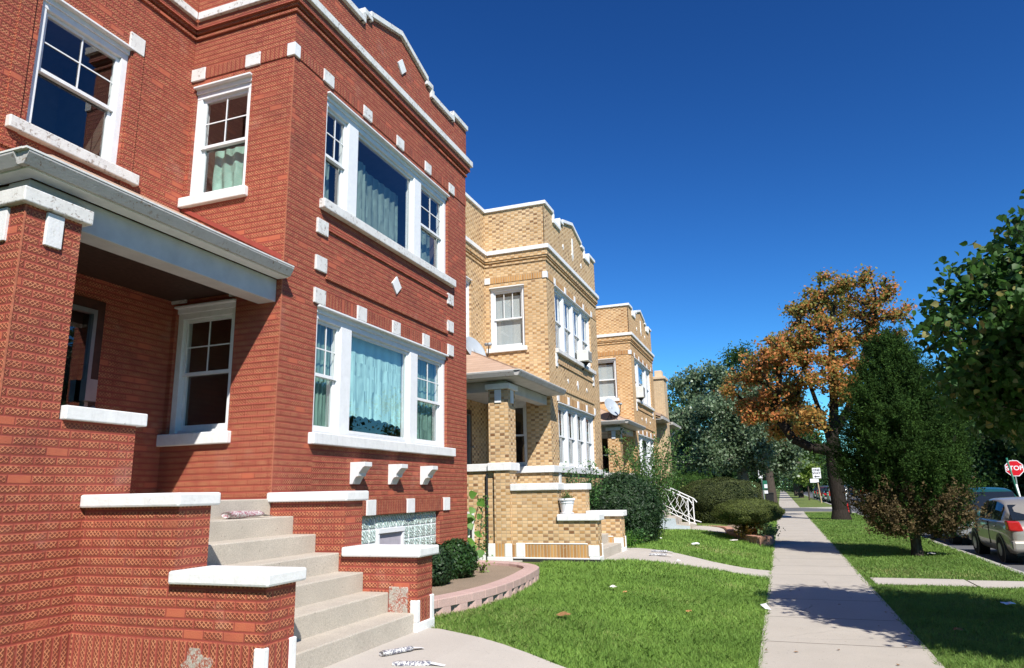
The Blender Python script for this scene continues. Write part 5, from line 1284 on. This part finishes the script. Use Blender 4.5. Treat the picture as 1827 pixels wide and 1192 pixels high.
# ---------------------------------------------------------------- newspapers in plastic, litter and leaves
def newspaper(c, length, ang, r, mat, label, flat=.55):
    T = thing('newspaper', c, label, 'newspaper'); a = R(ang); d = Vector((math.cos(a), math.sin(a), 0)); b = Vector((-d.y, d.x, 0)); m = MB(); n = 14; st = 10
    for i in range(st+1):
        t = i/st; k = r*(1+.12*math.sin(5*t+1))*(1 if 0 < i < st else .72)
        for j in range(n):
            q = 2*math.pi*j/n; kk = k*(1+.09*math.sin(3*q+4*t)); p = Vector(c)+d*(t-.5)*length+b*kk*math.cos(q)+Vector((0, 0, r*flat+kk*flat*math.sin(q))); m.v.append(tuple(p))
    for i in range(st):
        for j in range(n): l = (j+1) % n; m.f.append((i*n+j, i*n+l, (i+1)*n+l, (i+1)*n+j))
    m.f.append(tuple(range(n))); m.f.append(tuple(range(st*n, st*n+n)))
    me = bpy.data.meshes.new('rolled_paper'); me.from_pydata(m.v, [], m.f); finish('rolled_paper', me, mat, T, smooth=True)
    e = Vector(c)+d*length*.5; m = MB()
    m.quad(e+b*r*.8+Vector((0, 0, .03)), e-b*r*.8+Vector((0, 0, .03)), e+d*.11-b*r*1.1+Vector((0, 0, .012)), e+d*.12+b*r*.6+Vector((0, 0, .008))); m.build('bag_end', 'paper', T)
newspaper((-3.35, 5.95, .265), .32, 62, .042, 'news', 'rolled newspaper in a clear bag at the foot of the concrete steps')
newspaper((-3.02, 5.62, .245), .32, 20, .045, 'news', 'rolled newspaper in a bag at the bottom edge of the front walk')
newspaper((-5.42, 6.28, 1.437), .5, 88, .085, 'news2', 'red and white printed flyer bundle on the upper concrete step', .45)
newspaper((-2.62, 15.9, .245), .36, 10, .05, 'news', 'rolled newspaper on the yellow house walk, nearer of two')
newspaper((-2.72, 16.75, .245), .36, 5, .05, 'news', 'rolled newspaper at the grass edge of the yellow house walk')
def crumple(name, c, s, mat, label, cat, h=.5, seed=1, group=None):
    s = s*.62; r_ = random.Random(seed); m = MB(); n = 5; pts = []
    for j in range(n+1):
        for i in range(n+1):
            u, v = i/n-.5, j/n-.5
            pts.append((c[0]+u*s*(1+.3*r_.random()), c[1]+v*s*(1+.3*r_.random()), c[2]+.015+s*h*(.25+.35*r_.random())*(1-1.4*max(abs(u), abs(v)))+.02*r_.random()))
    f = [(j*(n+1)+i, j*(n+1)+i+1, (j+1)*(n+1)+i+1, (j+1)*(n+1)+i) for j in range(n) for i in range(n)]
    me = bpy.data.meshes.new(name); me.from_pydata(pts, [], f); o = finish(name, me, mat); tag(o, label, cat, group); return o
def gz(x, y): return (x, y, hz(x, y)+.03)
crumple('crumpled_paper', gz(-2.42, 10.6), .13, 'litter', 'pale crumpled paper on the lawn left of the brown leaf', 'litter', .9, 3)
crumple('crumpled_paper', gz(-2.08, 15.1), .09, 'paper', 'tiny white scrap on the grass just before the yellow house walk', 'litter', .9, 4)
crumple('crumpled_paper', gz(-2.2, 19.3), .26, 'paper', 'pale clump of litter on the grass beyond the yellow house walk', 'litter', .6, 5)
crumple('crumpled_paper', gz(-3.3, 20.6), .12, 'paper', 'small pale blue-white scrap by the dark yew', 'litter', .6, 6)
crumple('crumpled_paper', gz(-1.45, 22.4), .30, 'litter', 'flattened tan paper on the grass before the terracotta bed', 'litter', .3, 7)
crumple('dry_leaf', gz(-1.26, 9.75), .10, 'dryleaf2', 'curled orange-brown leaf in the middle of the near lawn', 'leaf', .8, 8)
crumple('dry_leaf', gz(-2.45, 8.15), .20, 'dryleaf', 'cluster of brown crumpled leaves on the lawn near the front walk', 'leaf', .8, 9)
crumple('dry_leaf', gz(-2.2, 10.35), .07, 'dryleaf2', 'small brown leaf right of the crumpled paper', 'leaf', .8, 10)
crumple('dry_leaf', gz(-1.1, 6.7), .09, 'dryleaf2', 'tan leaf at the bottom edge of the lawn', 'leaf', .8, 11)
crumple('dry_leaf', (1.7, 9.6, .02), .12, 'dryleaf', 'brown leaf on the grass right of the sidewalk, below the tree shadow', 'leaf', .8, 12)
crumple('crumpled_paper', (2.72, 11.75, .02), .22, 'paper', 'clear plastic litter on the grass strip at the right edge', 'litter', .4, 13)
crumple('crumpled_paper', (3.15, 19.5, .02), .25, 'litter', 'pale litter on the grass beside the juniper trunk', 'litter', .5, 14)
m = MB(); m.quad((-.43, 10.98, .045), (-.36, 10.72, .03), (-.28, 10.68, .025), (-.35, 10.95, .07)); o = m.build('paper_sheet', 'paper'); sd = o.modifiers.new('s', 'SOLIDIFY'); sd.thickness = .002; tag(o, 'white sheet of paper lying on the left edge of the sidewalk', 'paper')
r_ = random.Random(5)
for i in range(16):
    x, y = (r_.uniform(-.3, 1.2), r_.uniform(6.8, 13)); s = r_.uniform(.015, .035); a = r_.uniform(0, 3); z = .02
    m = MB(); m.quad((x, y, z), (x+s*math.cos(a), y+s*math.sin(a), z+.006), (x+s*1.6*math.cos(a+.5), y+s*1.6*math.sin(a+.5), z), (x+s*math.cos(a+1.3), y+s*math.sin(a+1.3), z+.008))
    tag(m.build('leaf_scrap', 'dryleaf'), 'tiny dry leaf scrap on the near sidewalk', 'leaf', 'leaf scraps on the sidewalk')

# ---------------------------------------------------------------- signs, posts, hydrant, lamp
def text_mesh(name, txt, size, mat, parent, loc, rotz, ext=.003, world=True):
    cu = bpy.data.curves.new('t', 'FONT'); cu.body = txt; cu.size = size; cu.align_x = 'CENTER'; cu.align_y = 'CENTER'; cu.extrude = ext; cu.offset = size*.02
    t = bpy.data.objects.new('t', cu); COL.objects.link(t)
    dg = bpy.context.evaluated_depsgraph_get(); me = bpy.data.meshes.new_from_object(t.evaluated_get(dg)); bpy.data.objects.remove(t)
    me.transform(Matrix.Translation(Vector(loc)) @ Matrix.Rotation(R(rotz), 4, 'Z') @ Matrix.Rotation(R(90), 4, 'X')); me.materials.clear()
    return finish(name, me, mat, parent)
T = thing('stop_sign', (13.0, 50.0, 0), 'red octagonal STOP sign on a thin grey post under the linden leaves', 'sign')
def octo(r): return [(13.0+r*math.cos(R(22.5+45*i)), 2.42+r*math.sin(R(22.5+45*i))) for i in range(8)]
F = Fy(49.95); MB().prism(octo(.50), F, 0, .01).build('sign_rim', 'signw', T); MB().prism(octo(.455), F, .011, .016).build('sign_face', 'signr', T)
text_mesh('lettering', 'STOP', .36, 'signw', T, (13.0, 49.93, 2.42), 0, .002)
MB().box(12.97, 13.03, 49.96, 50.0, -.1, 3.0).build('post', 'greypost', T)
T = thing('street_post', (12.45, 48.6, 0), 'leaning green post with a white band left of the STOP sign', 'post')
MB().tube((12.75, 48.6, -.1), (12.35, 48.6, 3.0), .055, .05, 12).build('pole', 'greenpost', T, smooth=True); MB().tube((12.72, 48.6, .35), (12.59, 48.6, 1.5), .062, .062, 12).build('white_band', 'signw', T, smooth=True)
T = thing('street_sign', (3.35, 76, 0), 'white ONE WAY sign with an arrow on a leaning tan post', 'sign')
MB().tube((3.55, 76, -.1), (3.35, 76, 2.5), .045, .045, 8).build('post', 'tanpost', T)
MB().box(3.0, 3.75, 75.93, 75.95, 2.35, 3.35).build('sign_face', 'signw', T, bevel=.01)
text_mesh('lettering', 'ONE\nWAY', .30, 'signk', T, (3.37, 75.925, 2.98), 0, .002)
MB().prism([(3.12, 2.52), (3.28, 2.40), (3.28, 2.48), (3.62, 2.48), (3.62, 2.56), (3.28, 2.56), (3.28, 2.64)], Fy(75.93), 0, .006).build('arrow', 'signk', T)
MB().box(2.72, 3.30, 75.90, 75.92, 1.95, 2.32).build('lower_plate', 'signw', T); MB().box(3.31, 3.5, 75.90, 75.92, 1.98, 2.3).build('side_plate', 'signw', T)
T = thing('street_sign', (-1.36, 63.5, 0), 'narrow white sign above small green plates on a pale post beside the sidewalk', 'sign')
MB().tube((-1.36, 63.5, -.1), (-1.5, 63.5, 3.4), .04, .04, 8).build('post', 'greypost', T)
MB().box(-1.68, -1.36, 63.42, 63.44, 2.35, 3.35).build('sign_face', 'signw', T, bevel=.01)
MB().prism([(-1.60, 2.55), (-1.50, 2.55), (-1.50, 2.75), (-1.44, 2.75), (-1.55, 2.95), (-1.66, 2.75), (-1.60, 2.75)], Fy(63.42), 0, .006).build('arrow', 'signk', T)
MB().box(-1.40, -1.05, 63.42, 63.44, 1.45, 2.15).build('green_plate', 'greenpost', T); MB().box(-1.30, -1.05, 63.40, 63.415, 1.55, 1.85).build('small_plate', 'signw', T); MB().box(-1.33, -1.05, 63.42, 63.44, 1.1, 1.35).build('small_plate', 'signw', T)
T = thing('sign_post', (3.55, 45.1, 0), 'thin dark post with a small white plate beside the maple trunk', 'post')
MB().tube((3.55, 45.1, -.1), (3.42, 45.1, 3.4), .04, .035, 8).build('pole', 'greypost', T); MB().box(3.28, 3.50, 45.02, 45.04, 2.0, 2.28).build('plate', 'signw', T); MB().tube((3.55, 45.1, .0), (3.51, 45.1, 1.15), .06, .06, 10).build('sleeve', 'black', T)
T = thing('fire_hydrant', (3.75, 48.8, 0), 'red fire hydrant half hidden behind the maple trunk', 'hydrant')
MB().lathe([(.13, 0), (.13, .04), (.085, .05), (.085, .36), (.11, .37), (.11, .41), (.09, .42), (.075, .5), (.03, .54), (.025, .58), (.0, .58)], (3.75, 48.8, 0), 16).build('body', 'hydr', T, smooth=True)
m = MB(); m.tube((3.60, 48.8, .30), (3.90, 48.8, .30), .04); m.tube((3.75, 48.8, .28), (3.75, 48.66, .28), .05); m.build('outlet', 'hydr', T)
def street_lamp(x, y, h, label, arm=-1):
    T = thing('street_lamp', (x, y, 0), label, 'street lamp', 'street lamps along the far kerb')
    MB().tube((x, y, -.1), (x, y, h), .11, .07, 10).path([(x, y, h-.6), (x+arm*.9, y, h-.05), (x+arm*2.0, y, h+.12)], .04, 6).build('pole', 'greypost', T)
    MB().prism([(x+arm*1.7, h+.02), (x+arm*1.75, h+.2), (x+arm*2.6, h+.2), (x+arm*2.75, h+.1), (x+arm*2.6, h)], Fy(y), -.17, .17).build('lamp_head', 'signw', T)
street_lamp(14.6, 121, 7.6, 'tall grey street lamp with a white head far down the street')
street_lamp(23.6, 88, 8.1, 'distant street lamp with a white head glimpsed under the linden crown')
# far bins by the sidewalk
for i, (x, y, mt, lb) in enumerate([(-2.2, 66.5, 'bluebin', 'dark blue wheeled bin beside the sidewalk past the cross street, left one'), (-1.0, 67.5, 'signk', 'black wheeled bin beside the sidewalk past the cross street, right one')]):
    T = thing('wheeled_bin', (x, y, 0), lb, 'bin', 'bins past the cross street')
    MB().prism([(x-.28, .05), (x+.28, .05), (x+.34, 1.05), (x-.34, 1.05)], Fy(y), -.33, .33).build('body', mt, T, bevel=.02)
    MB().prism([(x-.37, 1.055), (x+.37, 1.055), (x+.33, 1.15), (x-.33, 1.15)], Fy(y), -.36, .38).build('lid', mt, T, bevel=.02)
    MB().tube((x-.3, y+.3, .12), (x+.3, y+.3, .12), .12, .12, 12).build('wheel', 'tyre', T)

# ---------------------------------------------------------------- vehicles
def loft(sections, name, mat, T, M_, sub=1):
    """sections: list of (y, [(x,z)...]) half outlines from sill to roof centre; mirrored"""
    k = len(sections[0][1]); v = []; f = []
    for y, pr in sections:
        row = [(x, y, z) for x, z in pr] + [(-x, y, z) for x, z in reversed(pr[:-1])] ; v += row
    n = 2*k-1
    for i in range(len(sections)-1):
        for j in range(n-1): a = i*n+j; f.append((a, a+1, a+n+1, a+n))
    f.append(tuple(range(n))); f.append(tuple(range((len(sections)-1)*n, len(sections)*n)))
    me = bpy.data.meshes.new(name); me.from_pydata(v, [], f); bm = bmesh.new(); bm.from_mesh(me); bmesh.ops.recalc_face_normals(bm, faces=bm.faces); bm.to_mesh(me); bm.free()
    me.transform(M_); o = finish(name, me, mat, T, smooth=True)
    s = o.modifiers.new('s', 'SUBSURF'); s.levels = s.render_levels = sub
    return o
def car(label, loc, heading, kind, mat, name='parked_car', group='cars parked along the street', scale=1, fine=False, low='trimg'):
    """local: y forward, origin on the road under the centre"""
    P = dict(
     sedan=dict(L=4.15, W=.83, H=1.48, belt=.93, hood=.94, deck=1.05, st=[-2.07, -1.98, -1.55, -1.05, -.3, .45, 1.05, 1.95, 2.07], wb=1.19, rr=.29),
     wagon=dict(L=4.7, W=.93, H=1.66, belt=1.02, hood=1.02, deck=1.02, st=[-2.35, -2.28, -2.2, -1.6, -.4, .6, 1.25, 2.2, 2.35], wb=1.42, rr=.34),
     suv=dict(L=4.6, W=.90, H=1.78, belt=1.08, hood=1.08, deck=1.08, st=[-2.3, -2.24, -2.15, -1.5, -.4, .55, 1.1, 2.15, 2.3], wb=1.32, rr=.36))[kind]
    T = thing(name, loc, label, 'car' if kind == 'sedan' else 'wagon' if kind == 'wagon' else 'suv', group)
    W, Hh, b, st = P['W'], P['H'], P['belt'], P['st']; M_ = Matrix.Translation(Vector(loc)) @ Matrix.Rotation(R(heading), 4, 'Z') @ Matrix.Scale(scale, 4)
    def low_sec(w, zt, zb=.22): return [(w*.90, zb), (w*.985, zb+.12), (w, zb+(zt-zb)*.45), (w*.985, zt-.10), (w*.93, zt-.01), (w*.6, zt+.012), (0, zt+.02)]
    tops = {'sedan': [.78, .93, .97, .97, .97, .97, .95, .78, .60], 'wagon': [.98, 1.0, 1.02, 1.02, 1.02, 1.02, .98, .84, .62], 'suv': [1.02, 1.06, 1.08, 1.08, 1.08, 1.08, 1.04, .95, .7]}[kind]
    wd = [.86, .95, .985, 1, 1, 1, .99, .93, .78]
    body = [(y, low_sec(W*w, t, .24 if 0 < i < 8 else .32)) for i, (y, w, t) in enumerate(zip(st, wd, tops))]
    loft(body, 'body', mat, T, M_, 2)
    if kind == 'sedan': G = [(-1.66, .72, tops[2]-.02, .70), (-.98, .74, Hh-.09, .55), (-.55, .755, Hh-.01, .60), (.2, .755, Hh, .60), (.55, .745, Hh-.05, .575), (1.15, .72, .955, .70)]
    elif kind == 'wagon': G = [(-2.26, .84, 1.02, .82), (-2.02, .86, Hh-.05, .70), (-1.2, .87, Hh, .72), (.1, .87, Hh, .72), (.45, .86, Hh-.05, .70), (1.35, .84, 1.0, .82)]
    else: G = [(-2.22, .83, 1.08, .82), (-2.05, .85, Hh-.06, .70), (-1.2, .86, Hh, .72), (.1, .86, Hh, .72), (.42, .85, Hh-.06, .70), (1.15, .83, 1.06, .82)]
    gs = []
    for (y, wb_, zt, wt) in G:
        z0 = b-.06 if zt > b+.15 else zt-.04
        gs.append((y, [(wb_*W/.83, z0), (wb_*W/.83*.995, z0+(zt-z0)*.12), ((wb_+wt)/2*W/.83, z0+(zt-z0)*.55), (wt*W/.83*1.0, zt-.045*(zt > b+.15)), (wt*W/.83*.85, zt-.008), (0, zt+.015)]))
    loft(gs, 'roof', mat, T, M_, 2)
    # windows as slightly proud dark panels on the greenhouse
    def gpoint(y, t, side):       # t: 0 belt .. 1 rail
        for (a, A), (c_, C_) in zip(gs, gs[1:]):
            if a <= y <= c_:
                k = (y-a)/(c_-a); row = [tuple(p[i]+(q[i]-p[i])*k for i in (0, 1)) for p, q in zip(A, C_)]
                seq = row[1:4]; tt = t*2; i = min(1, int(tt)); fr = tt-i
                x = seq[i][0]+(seq[i+1][0]-seq[i][0])*fr; z = seq[i][1]+(seq[i+1][1]-seq[i][1])*fr
                return Vector((side*(x+.004), y, z))
        return Vector((0, y, b))
    spans = {'sedan': [(-1.12, -.36), (-.28, .84)], 'wagon': [(-2.08, -1.3), (-1.22, -.3), (-.22, .95)], 'suv': [(-2.0, -1.25), (-1.17, -.3), (-.22, .8)]}[kind]
    for s in (-1, 1):
        for (a, c_) in spans:
            m = MB(); n = 6
            for i in range(n):
                y0, y1 = a+(c_-a)*i/n, a+(c_-a)*(i+1)/n
                for t0, t1 in ((.06, .5), (.5, .93)): m.quad(gpoint(y0, t0, s), gpoint(y1, t0, s), gpoint(y1, t1, s), gpoint(y0, t1, s))
            me = bpy.data.meshes.new('side_window'); me.from_pydata([tuple(v) for v in m.v], [], m.f); me.transform(M_); finish('side_window', me, 'carglass', T, smooth=True)
    def xf(mb, nm, mt, smooth=False, bevel=0):
        me = mb.mesh(); me.transform(M_); o = finish(nm, me, mt, T, smooth)
        if bevel: bb = o.modifiers.new('b', 'BEVEL'); bb.width = bevel; bb.segments = 2
        return o
    # rear and front screens
    for (i0, i1, o_) in ((0, 1, -.012), (-1, -2, .012)):
        A, C_ = gs[i0][1], gs[i1][1]; ya, yc = gs[i0][0], gs[i1][0]
        def lerp(t, w): 
            za, zc_ = A[1][1]+.02, C_[3][1]-.02; xa, xc = A[1][0]*.86, C_[3][0]*.92
            return Vector(((xa+(xc-xa)*t)*w, ya+(yc-ya)*t+o_*1.5, (za+(zc_-za)*t)+.018))
        m = MB(); n = 6
        for i in range(n):
            w0, w1 = -1+2*i/n, -1+2*(i+1)/n; m.quad(lerp(.08, w0)+Vector((0, o_*(1-w0*w0), 0)), lerp(.08, w1)+Vector((0, o_*(1-w1*w1), 0)), lerp(.93, w1), lerp(.93, w0))
        xf(m, 'windscreen' if i0 == -1 else 'rear_window', 'carglass', True)
    for s in (-1, 1):
        for yy in (-P['wb'], P['wb']):
            r = P['rr']; m = MB(); m.tube((s*(W-.20), yy, r), (s*(W+.012), yy, r), r, r, 28); w = xf(m, 'wheel', 'tyre', False, .02)
            m = MB(); m.tube((s*(W-.05), yy, r), (s*(W+.017), yy, r), r*.56, r*.52, 20); ORG[w.name] = Vector(loc)
            me = m.mesh(); me.transform(M_); finish('rim', me, 'rim', w)
            m = MB(); m.tube((s*(W-.25), yy, r+.02), (s*(W+.003), yy, r+.02), r+.06, r+.06, 28); xf(m, 'wheel_arch', 'black')
        tl = MB()
        if kind == 'sedan': tl.prism([(W*.60*s, .72), (W*.97*s, .76), (W*1.0*s, .98), (W*.70*s, .97)], Fy(-2.03), -.22, 0.02)
        else: tl.prism([(W*.84*s, .75), (W*.985*s, .75), (W*.97*s, 1.25 if kind == 'suv' else 1.08), (W*.84*s, 1.25 if kind == 'suv' else 1.08)], Fy(-P['L']/2+.03), -.14, .02)
        for i, v in enumerate(tl.v): tl.v[i] = (v[0], v[1], v[2])
        xf(tl, 'tail_light', 'tail', False, .03)
        hl = MB().prism([(W*.55*s, .62), (W*.9*s, .62), (W*.92*s, .80), (W*.6*s, .78)], Fy(P['L']/2-.08), -.06, .2); xf(hl, 'headlight', 'headl', False, .02)
        m = MB(); m.prism([(s*(W*.9), b+.03), (s*(W+.20), b+.04), (s*(W+.20), b+.17), (s*(W+.05), b+.18)], Fy(.78), 0, .09); xf(m, 'mirror', 'black', False, .03)
        if fine:
            m = MB(); 
            for yy in (-.25, -1.0): m.box(s*(W-.01), s*(W+.022), yy, yy+.16, .80, .83)
            xf(m, 'door_handle', mat, False, .006)
            m = MB()
            for yy in (-.33, .85): m.box(s*(W-.02), s*(W+.004), yy, yy+.008, .38, b-.02)
            xf(m, 'door_seam', 'black')
    m = MB(); m.box(-W*.97, W*.97, -P['L']/2-.05, -P['L']/2+.16, .30, .55); xf(m, 'bumper', low if low != 'body' else mat, False, .06)
    m = MB(); m.box(-W*.95, W*.95, P['L']/2-.18, P['L']/2+.05, .28, .52); xf(m, 'bumper', low if low != 'body' else mat, False, .06)
    m = MB(); m.box(-.26, .26, -P['L']/2-.06 if kind == 'sedan' else -P['L']/2-.02, -P['L']/2+.0, .62, .77); xf(m, 'licence_plate', 'plate')
    m = MB(); m.box(-W*.8, W*.8, -P['L']/2+.3, P['L']/2-.3, .20, .34); xf(m, 'underbody', 'black')
    return T
CARS = [
 (('champagne silver sedan parked at the right edge, in front of the teal wagon'), (5.42, 20.95, -.15), 0, 'sedan', 'champ', dict(fine=True, low='body', scale=.97)),
 (('dark teal wagon with a grey bumper parked behind the juniper'), (5.60, 26.9, -.15), 0, 'wagon', 'teal', {}),
 (('dark car mostly hidden behind the juniper, its mirror showing'), (5.45, 39.5, -.15), 0, 'wagon', 'greyp', {}),
 (('white and silver van-like car left of the maple trunk'), (5.35, 82, -.15), 0, 'suv', 'silverp', {}),
 (('black car parked just beyond the white one'), (5.2, 89.5, -.15), 0, 'sedan', 'blackp', {}),
 (('dark red car in the far row, next after the black one'), (5.2, 96.5, -.15), 0, 'wagon', 'maroon', {}),
 (('dark grey car deep in the far parked row'), (5.2, 104, -.15), 0, 'suv', 'greyp', {}),
 (('last black car visible in the far parked row'), (5.2, 112, -.15), 0, 'wagon', 'blackp', {}),
 (('bright red car parked on the far side of the street'), (11.0, 112, -.15), 0, 'suv', 'redp', {}),
 (('dark blue-grey car just left of the red car'), (9.9, 128, -.15), 0, 'suv', 'greyp', {}),
]
for lb, loc, hd, kd, mt, kw in CARS: car(lb, loc, hd, kd, mt, **kw)
# unseen house added to the south to shade the porch from the open sky
T = thing('brick_house', (-5.6, -2, .25), 'unseen red brick neighbour house, added south of the porch to shade it', 'house', 'brick two-flat houses in a row')
MB().box(-19, -5.6, -8.5, 1.8, -.1, 9.2).build('wall', 'red', T); MB().box(-19.05, -5.55, -8.55, 1.85, 9.2, 9.3).build('parapet_coping', 'stone', T)
